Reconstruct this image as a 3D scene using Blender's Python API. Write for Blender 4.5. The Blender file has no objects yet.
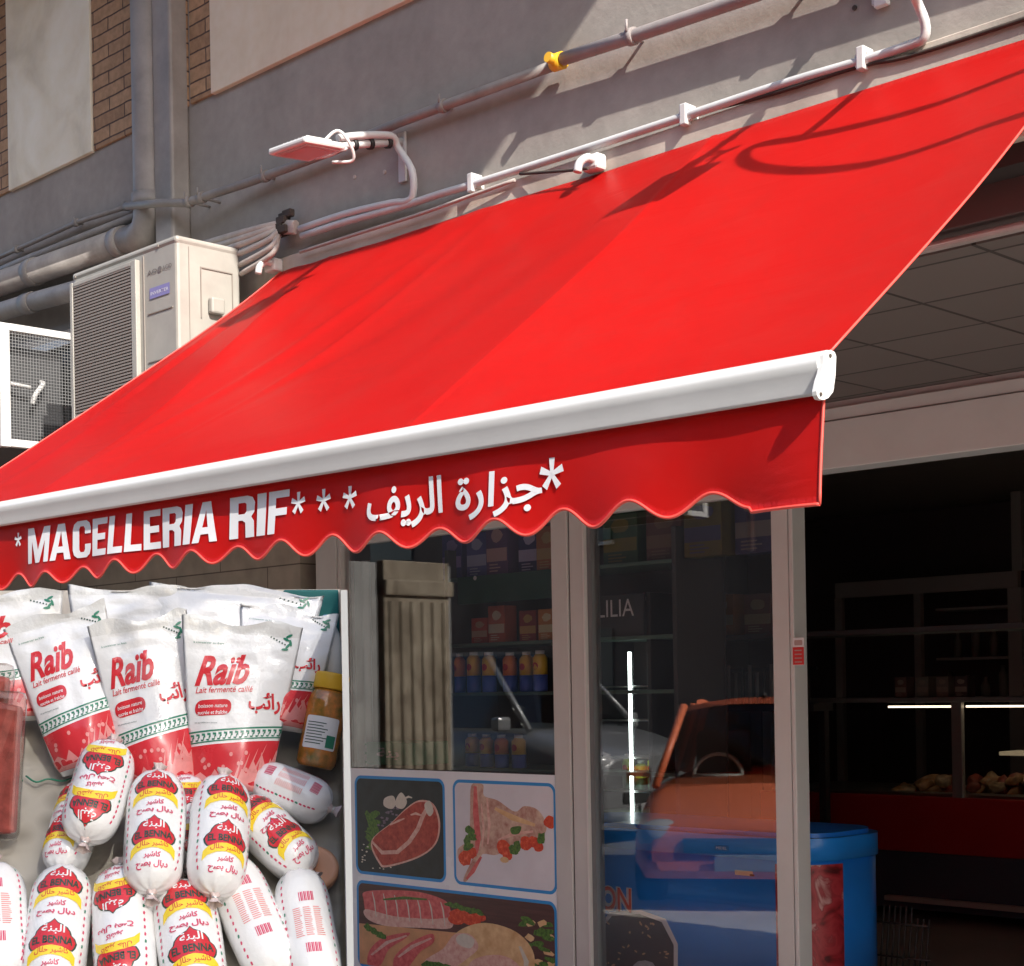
import bpy, bmesh, math, random
from mathutils import Vector, Matrix, noise
random.seed(7)
R_ = math.radians
scene = bpy.context.scene
COL = scene.collection

# ------------------------------------------------------------------ camera
CAM = Vector((0, 0, 1.55)); FPX = 1600.0; PCX, PCY = 512.0, 688.0; ROLL = R_(1.0)
Fv = Vector((-.70711, .70711, 0)); Rv = Vector((.70711, .70711, 0)); Uv = Vector((0, 0, 1))
CR = math.cos(ROLL) * Rv - math.sin(ROLL) * Uv
CU = math.sin(ROLL) * Rv + math.cos(ROLL) * Uv
cd = bpy.data.cameras.new('camera'); cam = bpy.data.objects.new('camera', cd); COL.objects.link(cam)
m = Matrix((CR, CU, -Fv)).transposed().to_4x4(); m.translation = CAM; cam.matrix_world = m
cd.sensor_fit = 'HORIZONTAL'; cd.sensor_width = 36; cd.lens = 36 * FPX / 1024
cd.shift_y = (PCY - 483) / 1024; cd.clip_end = 500; cd.clip_start = .05
scene.camera = cam

# ------------------------------------------------------------------ world, sun, exposure
SUN = Vector((.76, -.24, .60)).normalized()           # towards the sun
w = bpy.data.worlds.new('World'); scene.world = w; w.use_nodes = True
nt = w.node_tree; bg = nt.nodes['Background']; sky = nt.nodes.new('ShaderNodeTexSky')
sky.sky_type = 'NISHITA'; sky.sun_disc = False
sky.sun_elevation = math.asin(SUN.z); sky.sun_rotation = math.atan2(SUN.x, SUN.y)
sky.air_density = 1.0; sky.dust_density = 1.5
nt.links.new(sky.outputs[0], bg.inputs[0]); bg.inputs[1].default_value = .15
sl = bpy.data.lights.new('sun', 'SUN'); sl.energy = 3.9; sl.angle = R_(.5); sl.color = (1, .95, .88)
so = bpy.data.objects.new('sun', sl); COL.objects.link(so)
so.rotation_euler = SUN.to_track_quat('Z', 'Y').to_euler(); so.location = (3, 0, 9)
vs = scene.view_settings; vs.view_transform = 'Standard'; vs.look = 'None'; vs.gamma = 1; vs.use_curve_mapping = False
vs.exposure = 1.08
scene.cycles.max_bounces = 8; scene.cycles.transparent_max_bounces = 16
scene.cycles.use_denoising = True

# ------------------------------------------------------------------ pixel -> point on a real plane of the place
def ray(x, y): return Fv + (x - PCX) / FPX * CR - (y - PCY) / FPX * CU
def onY(x, y, Y): d = ray(x, y); return CAM + d * (Y / d.y)
def onX(x, y, X): d = ray(x, y); return CAM + d * (X / d.x)
def onZ(x, y, Z): d = ray(x, y); return CAM + d * ((Z - CAM.z) / d.z)
YW, YS = 3.65, 5.6            # street face of the upper wall, plane of the shop front

# ------------------------------------------------------------------ materials
MATS = {}
def mat(name, rgb, rough=.6, metal=0, var=0, vscale=3, bump=0, bscale=60, spec=.5, coat=0, emit=None, estr=0, stretch=None, var2=None):
    if name in MATS: return MATS[name]
    m = bpy.data.materials.new(name); m.use_nodes = True; nt = m.node_tree
    b = nt.nodes['Principled BSDF']
    b.inputs['Base Color'].default_value = (*rgb, 1); b.inputs['Roughness'].default_value = rough
    b.inputs['Metallic'].default_value = metal; b.inputs['Specular IOR Level'].default_value = spec
    b.inputs['Coat Weight'].default_value = coat
    tc = nt.nodes.new('ShaderNodeTexCoord'); vec = tc.outputs['Object']
    if stretch:
        mp = nt.nodes.new('ShaderNodeMapping'); mp.inputs['Scale'].default_value = stretch
        nt.links.new(vec, mp.inputs['Vector']); vec = mp.outputs[0]
    if var:
        n = nt.nodes.new('ShaderNodeTexNoise'); n.inputs['Scale'].default_value = vscale; n.inputs['Detail'].default_value = 8
        n.inputs['Roughness'].default_value = .62
        r = nt.nodes.new('ShaderNodeMapRange'); r.inputs['From Min'].default_value = .3; r.inputs['From Max'].default_value = .7
        nt.links.new(vec, n.inputs['Vector']); nt.links.new(n.outputs[0], r.inputs[0])
        mx = nt.nodes.new('ShaderNodeMix'); mx.data_type = 'RGBA'
        lo = var2 if var2 else tuple(c * (1 - var) for c in rgb)
        mx.inputs['A'].default_value = (*lo, 1); mx.inputs['B'].default_value = (*[min(1, c * (1 + (0 if var2 else var) * .6)) for c in rgb], 1)
        nt.links.new(r.outputs[0], mx.inputs['Factor']); nt.links.new(mx.outputs['Result'], b.inputs['Base Color'])
        rr = nt.nodes.new('ShaderNodeMapRange'); rr.inputs['To Min'].default_value = max(0, rough - .08); rr.inputs['To Max'].default_value = min(1, rough + .1)
        nt.links.new(n.outputs[0], rr.inputs[0]); nt.links.new(rr.outputs[0], b.inputs['Roughness'])
    if bump:
        n2 = nt.nodes.new('ShaderNodeTexNoise'); n2.inputs['Scale'].default_value = bscale; n2.inputs['Detail'].default_value = 5
        nt.links.new(vec, n2.inputs['Vector'])
        bp = nt.nodes.new('ShaderNodeBump'); bp.inputs['Strength'].default_value = bump; bp.inputs['Distance'].default_value = .01
        nt.links.new(n2.outputs[0], bp.inputs['Height']); nt.links.new(bp.outputs[0], b.inputs['Normal'])
    if emit:
        b.inputs['Emission Color'].default_value = (*emit, 1); b.inputs['Emission Strength'].default_value = estr
    MATS[name] = m; return m

def sub_mat(name, build):
    if name in MATS: return MATS[name]
    m = bpy.data.materials.new(name); m.use_nodes = True; build(m.node_tree, m.node_tree.nodes['Principled BSDF']); MATS[name] = m; return m

def glass_mat(name, tint=(1, 1, 1), refl=1.0, rough=0.0):
    def f(nt, b):
        out = nt.nodes['Material Output']; nt.nodes.remove(b)
        tr = nt.nodes.new('ShaderNodeBsdfTransparent'); tr.inputs[0].default_value = (*tint, 1)
        gl = nt.nodes.new('ShaderNodeBsdfGlossy'); gl.inputs['Roughness'].default_value = rough
        fr = nt.nodes.new('ShaderNodeFresnel'); ge = nt.nodes.new('ShaderNodeNewGeometry'); mr = nt.nodes.new('ShaderNodeMapRange')
        mr.inputs['To Min'].default_value = 1.5; mr.inputs['To Max'].default_value = 1 / 1.5
        nt.links.new(ge.outputs['Backfacing'], mr.inputs[0]); nt.links.new(mr.outputs[0], fr.inputs[0])
        mu = nt.nodes.new('ShaderNodeMath'); mu.operation = 'MULTIPLY'; mu.use_clamp = True; mu.inputs[1].default_value = refl
        mx = nt.nodes.new('ShaderNodeMixShader')
        nt.links.new(fr.outputs[0], mu.inputs[0]); nt.links.new(mu.outputs[0], mx.inputs[0])
        nt.links.new(tr.outputs[0], mx.inputs[1]); nt.links.new(gl.outputs[0], mx.inputs[2]); nt.links.new(mx.outputs[0], out.inputs[0])
    return sub_mat(name, f)

def brick_mat():
    def f(nt, b):
        tc = nt.nodes.new('ShaderNodeTexCoord'); sp = nt.nodes.new('ShaderNodeSeparateXYZ'); cb = nt.nodes.new('ShaderNodeCombineXYZ')
        ns = nt.nodes.new('ShaderNodeTexNoise'); ns.inputs['Scale'].default_value = 9; ns.inputs['Detail'].default_value = 4
        ad = nt.nodes.new('ShaderNodeMixRGB'); ad.blend_type = 'ADD'; ad.inputs[0].default_value = .012
        nt.links.new(tc.outputs['Object'], sp.inputs[0]); nt.links.new(sp.outputs['X'], cb.inputs['X']); nt.links.new(sp.outputs['Z'], cb.inputs['Y'])
        nt.links.new(tc.outputs['Object'], ns.inputs['Vector'])
        nt.links.new(cb.outputs[0], ad.inputs[1]); nt.links.new(ns.outputs['Color'], ad.inputs[2])
        br = nt.nodes.new('ShaderNodeTexBrick'); br.inputs['Scale'].default_value = 1
        br.inputs['Brick Width'].default_value = .24; br.inputs['Row Height'].default_value = .057; br.inputs['Mortar Size'].default_value = .004
        br.inputs['Mortar Smooth'].default_value = .25
        br.inputs['Color1'].default_value = (.46, .28, .155, 1); br.inputs['Color2'].default_value = (.34, .20, .11, 1); br.inputs['Mortar'].default_value = (.10, .06, .045, 1)
        nt.links.new(ad.outputs[0], br.inputs['Vector'])
        n = nt.nodes.new('ShaderNodeTexNoise'); n.inputs['Scale'].default_value = 40; n.inputs['Detail'].default_value = 8
        nt.links.new(tc.outputs['Object'], n.inputs['Vector'])
        mx = nt.nodes.new('ShaderNodeMixRGB'); mx.blend_type = 'OVERLAY'; mx.inputs[0].default_value = .45
        nt.links.new(br.outputs['Color'], mx.inputs[1]); nt.links.new(n.outputs['Fac'], mx.inputs[2]); nt.links.new(mx.outputs[0], b.inputs['Base Color'])
        bp = nt.nodes.new('ShaderNodeBump'); bp.inputs['Strength'].default_value = .7; bp.inputs['Distance'].default_value = .006; bp.invert = True
        nt.links.new(br.outputs['Fac'], bp.inputs['Height']); nt.links.new(bp.outputs[0], b.inputs['Normal'])
        b.inputs['Roughness'].default_value = .85
    return sub_mat('brick', f)

def stone_mat():
    def f(nt, b):
        tc = nt.nodes.new('ShaderNodeTexCoord'); sp = nt.nodes.new('ShaderNodeSeparateXYZ'); cb = nt.nodes.new('ShaderNodeCombineXYZ')
        nt.links.new(tc.outputs['Object'], sp.inputs[0]); nt.links.new(sp.outputs['X'], cb.inputs['X']); nt.links.new(sp.outputs['Z'], cb.inputs['Y'])
        br = nt.nodes.new('ShaderNodeTexBrick'); br.inputs['Scale'].default_value = 1
        br.inputs['Brick Width'].default_value = .95; br.inputs['Row Height'].default_value = .38; br.inputs['Mortar Size'].default_value = .004
        br.inputs['Color1'].default_value = (.42, .37, .30, 1); br.inputs['Color2'].default_value = (.36, .32, .26, 1); br.inputs['Mortar'].default_value = (.12, .1, .08, 1)
        nt.links.new(cb.outputs[0], br.inputs['Vector'])
        n = nt.nodes.new('ShaderNodeTexNoise'); n.inputs['Scale'].default_value = 7; n.inputs['Detail'].default_value = 10
        nt.links.new(tc.outputs['Object'], n.inputs['Vector'])
        mx = nt.nodes.new('ShaderNodeMixRGB'); mx.blend_type = 'OVERLAY'; mx.inputs[0].default_value = .4
        nt.links.new(br.outputs['Color'], mx.inputs[1]); nt.links.new(n.outputs['Fac'], mx.inputs[2]); nt.links.new(mx.outputs[0], b.inputs['Base Color'])
        b.inputs['Roughness'].default_value = .6
    return sub_mat('stone_slabs', f)

def wall_mat(name, base, dark, light, scale=1.3):
    # painted plaster with stains, drips and a trowelled bump
    def f(nt, b):
        tc = nt.nodes.new('ShaderNodeTexCoord')
        def noi(s, det, st=None, dist=0):
            n = nt.nodes.new('ShaderNodeTexNoise'); n.inputs['Scale'].default_value = s; n.inputs['Detail'].default_value = det; n.inputs['Distortion'].default_value = dist
            if st:
                mp = nt.nodes.new('ShaderNodeMapping'); mp.inputs['Scale'].default_value = st
                nt.links.new(tc.outputs['Object'], mp.inputs[0]); nt.links.new(mp.outputs[0], n.inputs['Vector'])
            else: nt.links.new(tc.outputs['Object'], n.inputs['Vector'])
            return n
        a = noi(scale, 9, None, .6); d = noi(2.0, 8, (3.5, 3.5, .5)); g = noi(22, 10)
        ra = nt.nodes.new('ShaderNodeValToRGB'); ra.color_ramp.elements[0].position = .33; ra.color_ramp.elements[1].position = .70
        ra.color_ramp.elements[0].color = (*dark, 1); ra.color_ramp.elements[1].color = (*light, 1)
        e = ra.color_ramp.elements.new(.5); e.color = (*base, 1)
        nt.links.new(a.outputs[0], ra.inputs[0])
        m1 = nt.nodes.new('ShaderNodeMixRGB'); m1.blend_type = 'OVERLAY'; m1.inputs[0].default_value = .14
        nt.links.new(ra.outputs[0], m1.inputs[1]); nt.links.new(d.outputs[0], m1.inputs[2])
        m2 = nt.nodes.new('ShaderNodeMixRGB'); m2.blend_type = 'OVERLAY'; m2.inputs[0].default_value = .16
        nt.links.new(m1.outputs[0], m2.inputs[1]); nt.links.new(g.outputs[0], m2.inputs[2]); nt.links.new(m2.outputs[0], b.inputs['Base Color'])
        h1 = noi(6, 6); h2 = noi(90, 4)
        b1 = nt.nodes.new('ShaderNodeBump'); b1.inputs['Strength'].default_value = .35; b1.inputs['Distance'].default_value = .012
        b2 = nt.nodes.new('ShaderNodeBump'); b2.inputs['Strength'].default_value = .25; b2.inputs['Distance'].default_value = .003
        nt.links.new(h1.outputs[0], b1.inputs['Height']); nt.links.new(h2.outputs[0], b2.inputs['Height'])
        nt.links.new(b1.outputs[0], b2.inputs['Normal']); nt.links.new(b2.outputs[0], b.inputs['Normal'])
        b.inputs['Roughness'].default_value = .88; b.inputs['Specular IOR Level'].default_value = .3
    return sub_mat(name, f)

def fabric_mat():
    def f(nt, b):
        out = nt.nodes['Material Output']
        tc = nt.nodes.new('ShaderNodeTexCoord')
        n = nt.nodes.new('ShaderNodeTexNoise'); n.inputs['Scale'].default_value = 1.6; n.inputs['Detail'].default_value = 6
        nt.links.new(tc.outputs['Object'], n.inputs['Vector'])
        mx = nt.nodes.new('ShaderNodeMix'); mx.data_type = 'RGBA'
        mx.inputs['A'].default_value = (.80, .012, .010, 1); mx.inputs['B'].default_value = (.72, .014, .011, 1)
        nt.links.new(n.outputs[0], mx.inputs['Factor'])
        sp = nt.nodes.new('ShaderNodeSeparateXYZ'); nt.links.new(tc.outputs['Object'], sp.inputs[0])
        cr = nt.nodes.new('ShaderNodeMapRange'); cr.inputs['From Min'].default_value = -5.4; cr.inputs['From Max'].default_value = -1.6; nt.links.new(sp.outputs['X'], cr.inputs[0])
        rp = nt.nodes.new('ShaderNodeValToRGB'); e = rp.color_ramp; e.interpolation = 'LINEAR'  # tone bands per cloth width: sheen painted into the colour
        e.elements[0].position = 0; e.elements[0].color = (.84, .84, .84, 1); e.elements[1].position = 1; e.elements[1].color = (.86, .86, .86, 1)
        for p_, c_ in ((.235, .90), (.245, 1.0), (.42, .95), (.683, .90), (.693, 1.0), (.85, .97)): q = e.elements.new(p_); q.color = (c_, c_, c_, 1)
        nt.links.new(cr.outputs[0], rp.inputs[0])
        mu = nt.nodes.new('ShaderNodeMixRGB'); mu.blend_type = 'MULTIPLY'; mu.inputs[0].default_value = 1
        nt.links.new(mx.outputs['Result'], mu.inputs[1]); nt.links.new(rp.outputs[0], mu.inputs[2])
        du = nt.nodes.new('ShaderNodeTexNoise'); du.inputs['Scale'].default_value = 5; du.inputs['Detail'].default_value = 9; du.inputs['Roughness'].default_value = .7
        nt.links.new(tc.outputs['Object'], du.inputs['Vector'])
        dr = nt.nodes.new('ShaderNodeMapRange'); dr.inputs['From Min'].default_value = .45; dr.inputs['From Max'].default_value = .85; dr.inputs['To Max'].default_value = .16; nt.links.new(du.outputs[0], dr.inputs[0])
        dm = nt.nodes.new('ShaderNodeMixRGB'); dm.inputs[2].default_value = (.50, .10, .08, 1)
        nt.links.new(dr.outputs[0], dm.inputs[0]); nt.links.new(mu.outputs[0], dm.inputs[1]); nt.links.new(dm.outputs[0], b.inputs['Base Color'])
        b.inputs['Roughness'].default_value = .42; b.inputs['Specular IOR Level'].default_value = .45
        n2 = nt.nodes.new('ShaderNodeTexNoise'); n2.inputs['Scale'].default_value = 300; n2.inputs['Detail'].default_value = 2
        nt.links.new(tc.outputs['Object'], n2.inputs['Vector'])
        bp = nt.nodes.new('ShaderNodeBump'); bp.inputs['Strength'].default_value = .12; bp.inputs['Distance'].default_value = .002
        nt.links.new(n2.outputs[0], bp.inputs['Height'])
        n3 = nt.nodes.new('ShaderNodeTexNoise'); n3.inputs['Scale'].default_value = 2.2; n3.inputs['Detail'].default_value = 3; n3.inputs['Distortion'].default_value = 1.2
        mp = nt.nodes.new('ShaderNodeMapping'); mp.inputs['Rotation'].default_value = (0, 0, .5); mp.inputs['Scale'].default_value = (1, 3, 3)
        nt.links.new(tc.outputs['Object'], mp.inputs[0]); nt.links.new(mp.outputs[0], n3.inputs['Vector'])
        bp2 = nt.nodes.new('ShaderNodeBump'); bp2.inputs['Strength'].default_value = .35; bp2.inputs['Distance'].default_value = .01
        nt.links.new(n3.outputs[0], bp2.inputs['Height']); nt.links.new(bp2.outputs[0], bp.inputs['Normal']); nt.links.new(bp.outputs[0], b.inputs['Normal'])
        tl = nt.nodes.new('ShaderNodeBsdfTranslucent'); tl.inputs[0].default_value = (.8, .02, .015, 1)
        ms = nt.nodes.new('ShaderNodeMixShader'); ms.inputs[0].default_value = .08
        nt.links.new(b.outputs[0], ms.inputs[1]); nt.links.new(tl.outputs[0], ms.inputs[2]); nt.links.new(ms.outputs[0], out.inputs[0])
    return sub_mat('red_awning_fabric', f)

def diffuser_mat():
    def f(nt, b):
        out = nt.nodes['Material Output']; b.inputs['Base Color'].default_value = (.9, .88, .84, 1); b.inputs['Roughness'].default_value = .9
        tl = nt.nodes.new('ShaderNodeBsdfTranslucent'); tl.inputs[0].default_value = (.97, .95, .9, 1)
        ms = nt.nodes.new('ShaderNodeMixShader'); ms.inputs[0].default_value = .85
        nt.links.new(b.outputs[0], ms.inputs[1]); nt.links.new(tl.outputs[0], ms.inputs[2])
        ts = nt.nodes.new('ShaderNodeBsdfTransparent'); m2 = nt.nodes.new('ShaderNodeMixShader'); m2.inputs[0].default_value = .14   # lets some direct sun through the diffuser
        nt.links.new(ms.outputs[0], m2.inputs[1]); nt.links.new(ts.outputs[0], m2.inputs[2]); nt.links.new(m2.outputs[0], out.inputs[0])
    return sub_mat('sun_diffuser_canvas', f)

def mesh_mat(name, col, cell, thick, vertical_axis='Z', horiz='Y'):
    # a woven wire: opaque wires, open cells
    def f(nt, b):
        out = nt.nodes['Material Output']; tc = nt.nodes.new('ShaderNodeTexCoord'); sp = nt.nodes.new('ShaderNodeSeparateXYZ')
        nt.links.new(tc.outputs['Object'], sp.inputs[0]); fac = []
        for ax in (horiz, vertical_axis):
            d = nt.nodes.new('ShaderNodeMath'); d.operation = 'DIVIDE'; d.inputs[1].default_value = cell
            fr = nt.nodes.new('ShaderNodeMath'); fr.operation = 'FRACT'
            lt = nt.nodes.new('ShaderNodeMath'); lt.operation = 'LESS_THAN'; lt.inputs[1].default_value = thick
            nt.links.new(sp.outputs[ax], d.inputs[0]); nt.links.new(d.outputs[0], fr.inputs[0]); nt.links.new(fr.outputs[0], lt.inputs[0]); fac.append(lt)
        mxm = nt.nodes.new('ShaderNodeMath'); mxm.operation = 'MAXIMUM'
        nt.links.new(fac[0].outputs[0], mxm.inputs[0]); nt.links.new(fac[1].outputs[0], mxm.inputs[1])
        b.inputs['Base Color'].default_value = (*col, 1); b.inputs['Roughness'].default_value = .5
        tr = nt.nodes.new('ShaderNodeBsdfTransparent'); ms = nt.nodes.new('ShaderNodeMixShader')
        nt.links.new(mxm.outputs[0], ms.inputs[0]); nt.links.new(tr.outputs[0], ms.inputs[1]); nt.links.new(b.outputs[0], ms.inputs[2]); nt.links.new(ms.outputs[0], out.inputs[0])
    return sub_mat(name, f)

GREYWALL = wall_mat('grey_painted_plaster', (.345, .305, .270), (.315, .278, .246), (.375, .333, .296))
CONCRETE = wall_mat('bare_cornice', (.50, .43, .36), (.38, .32, .27), (.62, .55, .47), 2.5)
PLASTER_P = wall_mat('pinkish_plaster', (.76, .64, .49), (.72, .60, .46), (.80, .68, .53), 2)
PLASTER_C = wall_mat('cream_plaster', (.84, .77, .61), (.70, .63, .49), (.93, .88, .74), 3)  # pale mottling stands in for light thrown back by windows
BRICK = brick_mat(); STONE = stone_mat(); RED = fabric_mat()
ALU = mat('satin_beige_aluminium', (.62, .62, .605), .45, .05, var=.06, vscale=4, bump=.02, bscale=200)
ALU_D = mat('aluminium_gasket', (.05, .045, .045), .6)
STEEL = mat('bright_steel', (.7, .7, .68), .3, .9)
PIPE = mat('grey_painted_pipe', (.27, .245, .225), .5, 0, var=.3, vscale=6, bump=.1, bscale=40)
PIPE_L = mat('light_grey_pipe', (.36, .33, .305), .55, 0, var=.28, vscale=7, bump=.12, bscale=40)
CONDW = mat('off_white_conduit', (.58, .58, .57), .5, 0, var=.12, vscale=10)
CONDG = mat('grey_conduit', (.30, .265, .255), .55, 0, var=.2, vscale=10)
WHITE = mat('white_powder_coat', (.62, .61, .59), .35, 0, var=.05, vscale=5, bump=.02, bscale=150)
ACM = mat('aged_cream_metal', (.36, .34, .30), .5, 0, var=.16, vscale=5, bump=.04, bscale=60)
ACD = mat('dark_fan_recess', (.03, .03, .03), .7)
ACG = mat('brown_grey_grille', (.23, .20, .175), .6)
BLACK = mat('black_rubber', (.015, .015, .015), .6)
YEL = mat('yellow_plastic', (.75, .42, .02), .45)
CABLE = mat('pale_cable_sleeve', (.46, .40, .36), .7, 0, var=.2, vscale=15)
DARKST = mat('rusted_dark_metal', (.06, .045, .035), .8, 0, var=.4, vscale=20)
PRINTW = mat('white_print', (.74, .73, .74), .5)
TILE = mat('dusty_soffit_tile', (.20, .17, .155), .9, 0, var=.10, vscale=3, bump=.1, bscale=80)
TILEL = mat('soffit_joint', (.05, .04, .035), .9)

# ------------------------------------------------------------------ mesh helpers
def new_bm(): return bmesh.new()
def box(bm, a, b, bev=0, mi=0, mtx=None):
    x0, x1 = sorted((a[0], b[0])); y0, y1 = sorted((a[1], b[1])); z0, z1 = sorted((a[2], b[2]))
    co = [(x0, y0, z0), (x1, y0, z0), (x1, y1, z0), (x0, y1, z0), (x0, y0, z1), (x1, y0, z1), (x1, y1, z1), (x0, y1, z1)]
    v = [bm.verts.new(mtx @ Vector(c) if mtx else c) for c in co]
    fs = [bm.faces.new([v[i] for i in f]) for f in ((0, 3, 2, 1), (4, 5, 6, 7), (0, 1, 5, 4), (1, 2, 6, 5), (2, 3, 7, 6), (3, 0, 4, 7))]
    for f in fs: f.material_index = mi
    if bev:
        es = list({e for f in fs for e in f.edges})
        r = bmesh.ops.bevel(bm, geom=es, offset=bev, segments=2, affect='EDGES', profile=.5)
        for f in r['faces']: f.material_index = mi
def frame_at(d):
    d = d.normalized(); a = Vector((0, 0, 1)) if abs(d.z) < .9 else Vector((1, 0, 0))
    u = d.cross(a).normalized(); return u, d.cross(u).normalized()
def tube(bm, pts, r, n=10, mi=0, caps=True):
    pts = [Vector(p) for p in pts]; rings = []
    u = None
    for i, p in enumerate(pts):
        t = (pts[min(i + 1, len(pts) - 1)] - pts[max(i - 1, 0)]).normalized()
        if u is None: u, v = frame_at(t)
        else:
            u = (u - t * u.dot(t)).normalized(); v = t.cross(u).normalized()
        rr = r[i] if isinstance(r, (list, tuple)) else r
        rings.append([bm.verts.new(p + (math.cos(2 * math.pi * k / n) * u + math.sin(2 * math.pi * k / n) * v) * rr) for k in range(n)])
    for i in range(len(rings) - 1):
        for k in range(n):
            f = bm.faces.new((rings[i][k], rings[i][(k + 1) % n], rings[i + 1][(k + 1) % n], rings[i + 1][k])); f.material_index = mi; f.smooth = True
    if caps:
        for rg in (rings[0][::-1], rings[-1]):
            f = bm.faces.new(rg); f.material_index = mi
def smooth_path(pts, n=6):
    pts = [Vector(p) for p in pts]; out = []
    P = [pts[0] * 2 - pts[1]] + pts + [pts[-1] * 2 - pts[-2]]
    for i in range(1, len(P) - 2):
        for k in range(n):
            t = k / n; a, b, c, d = P[i - 1], P[i], P[i + 1], P[i + 2]
            out.append(.5 * ((2 * b) + (c - a) * t + (2 * a - 5 * b + 4 * c - d) * t * t + (3 * b - a - 3 * c + d) * t ** 3))
    out.append(pts[-1]); return out
def prism(bm, prof, axis, a0, a1, mi=0, smooth=False):
    # prof: 2D points; axis 'X': prof=(y,z); 'Y': prof=(x,z); 'Z': prof=(x,y)
    def P(p, a): return {'X': (a, p[0], p[1]), 'Y': (p[0], a, p[1]), 'Z': (p[0], p[1], a)}[axis]
    A = [bm.verts.new(P(p, a0)) for p in prof]; B = [bm.verts.new(P(p, a1)) for p in prof]
    fs = [bm.faces.new(A), bm.faces.new(B[::-1])]
    n = len(prof)
    for i in range(n):
        f = bm.faces.new((A[i], B[i], B[(i + 1) % n], A[(i + 1) % n])); f.smooth = smooth; fs.append(f)
    for f in fs: f.material_index = mi
def grid(bm, nu, nv, fn, mi=0, smooth=True):
    V = [[bm.verts.new(fn(i / nu, j / nv)) for j in range(nv + 1)] for i in range(nu + 1)]
    for i in range(nu):
        for j in range(nv):
            f = bm.faces.new((V[i][j], V[i + 1][j], V[i + 1][j + 1], V[i][j + 1])); f.smooth = smooth; f.material_index = mi
    return V
def lathe(bm, prof, n=20, mi=0, mtx=None):
    rings = []
    for r, z in prof:
        rings.append([bm.verts.new((mtx @ Vector((r * math.cos(2 * math.pi * k / n), r * math.sin(2 * math.pi * k / n), z))) if mtx else (r * math.cos(2 * math.pi * k / n), r * math.sin(2 * math.pi * k / n), z)) for k in range(n)])
    for i in range(len(rings) - 1):
        for k in range(n):
            f = bm.faces.new((rings[i][k], rings[i][(k + 1) % n], rings[i + 1][(k + 1) % n], rings[i + 1][k])); f.smooth = True; f.material_index = mi
    for rg in (rings[0][::-1], rings[-1]):
        f = bm.faces.new(rg); f.material_index = mi

def obj(name, bm, mats, parent=None, label=None, fixn=True):
    if fixn: bmesh.ops.recalc_face_normals(bm, faces=bm.faces)
    me = bpy.data.meshes.new(name); bm.to_mesh(me); bm.free()
    for m in (mats if isinstance(mats, (list, tuple)) else [mats]): me.materials.append(m)
    o = bpy.data.objects.new(name, me); COL.objects.link(o)
    if parent: o.parent = parent
    if label: o['label'] = label
    return o
def thing(name, label, cat, loc=(0, 0, 0), group=None):
    o = bpy.data.objects.new(name, None); o.empty_display_size = .1; COL.objects.link(o); o.location = loc
    o['label'] = label; o['category'] = cat
    if group: o['group'] = group
    return o
def tag(o, label, cat, group=None):
    o['label'] = label; o['category'] = cat
    if group: o['group'] = group
    return o
def struct(o): o['kind'] = 'structure'; return o
def bx(name, a, b, m, parent=None, bev=0, label=None):
    # box with its origin at its centre of base (top-level) or in the parent's frame
    bm = new_bm(); box(bm, a, b, bev); return obj(name, bm, m, parent, label)

# ------------------------------------------------------------------ writing
AR = {'ا': (0xFE8D, 2), 'ب': (0xFE8F, 4), 'ة': (0xFE93, 2), 'ج': (0xFE9D, 4), 'ح': (0xFEA1, 4), 'د': (0xFEA9, 2), 'ر': (0xFEAD, 2), 'ز': (0xFEAF, 2),
      'ش': (0xFEB5, 4), 'ص': (0xFEB9, 4), 'ف': (0xFED1, 4), 'ك': (0xFED9, 4), 'ل': (0xFEDD, 4), 'ن': (0xFEE5, 4), 'ي': (0xFEF1, 4), 'ئ': (0xFE89, 4),
      'م': (0xFEE1, 4), 'و': (0xFEED, 2), 'ع': (0xFEC9, 4)}
def arabic(s):
    out = []
    for i, c in enumerate(s):
        if c not in AR: out.append(c); continue
        base, n = AR[c]
        prev = i > 0 and s[i - 1] in AR and AR[s[i - 1]][1] == 4
        nxt = i < len(s) - 1 and s[i + 1] in AR and n == 4
        k = (3 if n == 4 else 1) if (prev and nxt) else (1 if prev else (2 if nxt else 0))
        out.append(chr(base + k))
    return ''.join(reversed(out))
_tc = {}
def text2d(body, bold=0., shear=0., res=3):
    key = (body, bold, shear, res)
    if key in _tc: return _tc[key]
    c = bpy.data.curves.new('writing', 'FONT'); c.body = body; c.offset = bold; c.shear = shear; c.resolution_u = res
    o = bpy.data.objects.new('writing', c); COL.objects.link(o)
    dg = bpy.context.evaluated_depsgraph_get(); me = bpy.data.meshes.new_from_object(o.evaluated_get(dg))
    V = [(v.co.x, v.co.y) for v in me.vertices]; Fc = [tuple(p.vertices) for p in me.polygons]
    bpy.data.objects.remove(o); bpy.data.curves.remove(c); bpy.data.meshes.remove(me)
    x0 = min(v[0] for v in V); x1 = max(v[0] for v in V); y0 = min(v[1] for v in V); y1 = max(v[1] for v in V)
    V = [((v[0] - x0) / (x1 - x0), (v[1] - y0) / (y1 - y0)) for v in V]
    _tc[key] = (V, Fc, (x1 - x0) / (y1 - y0)); return _tc[key]
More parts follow.
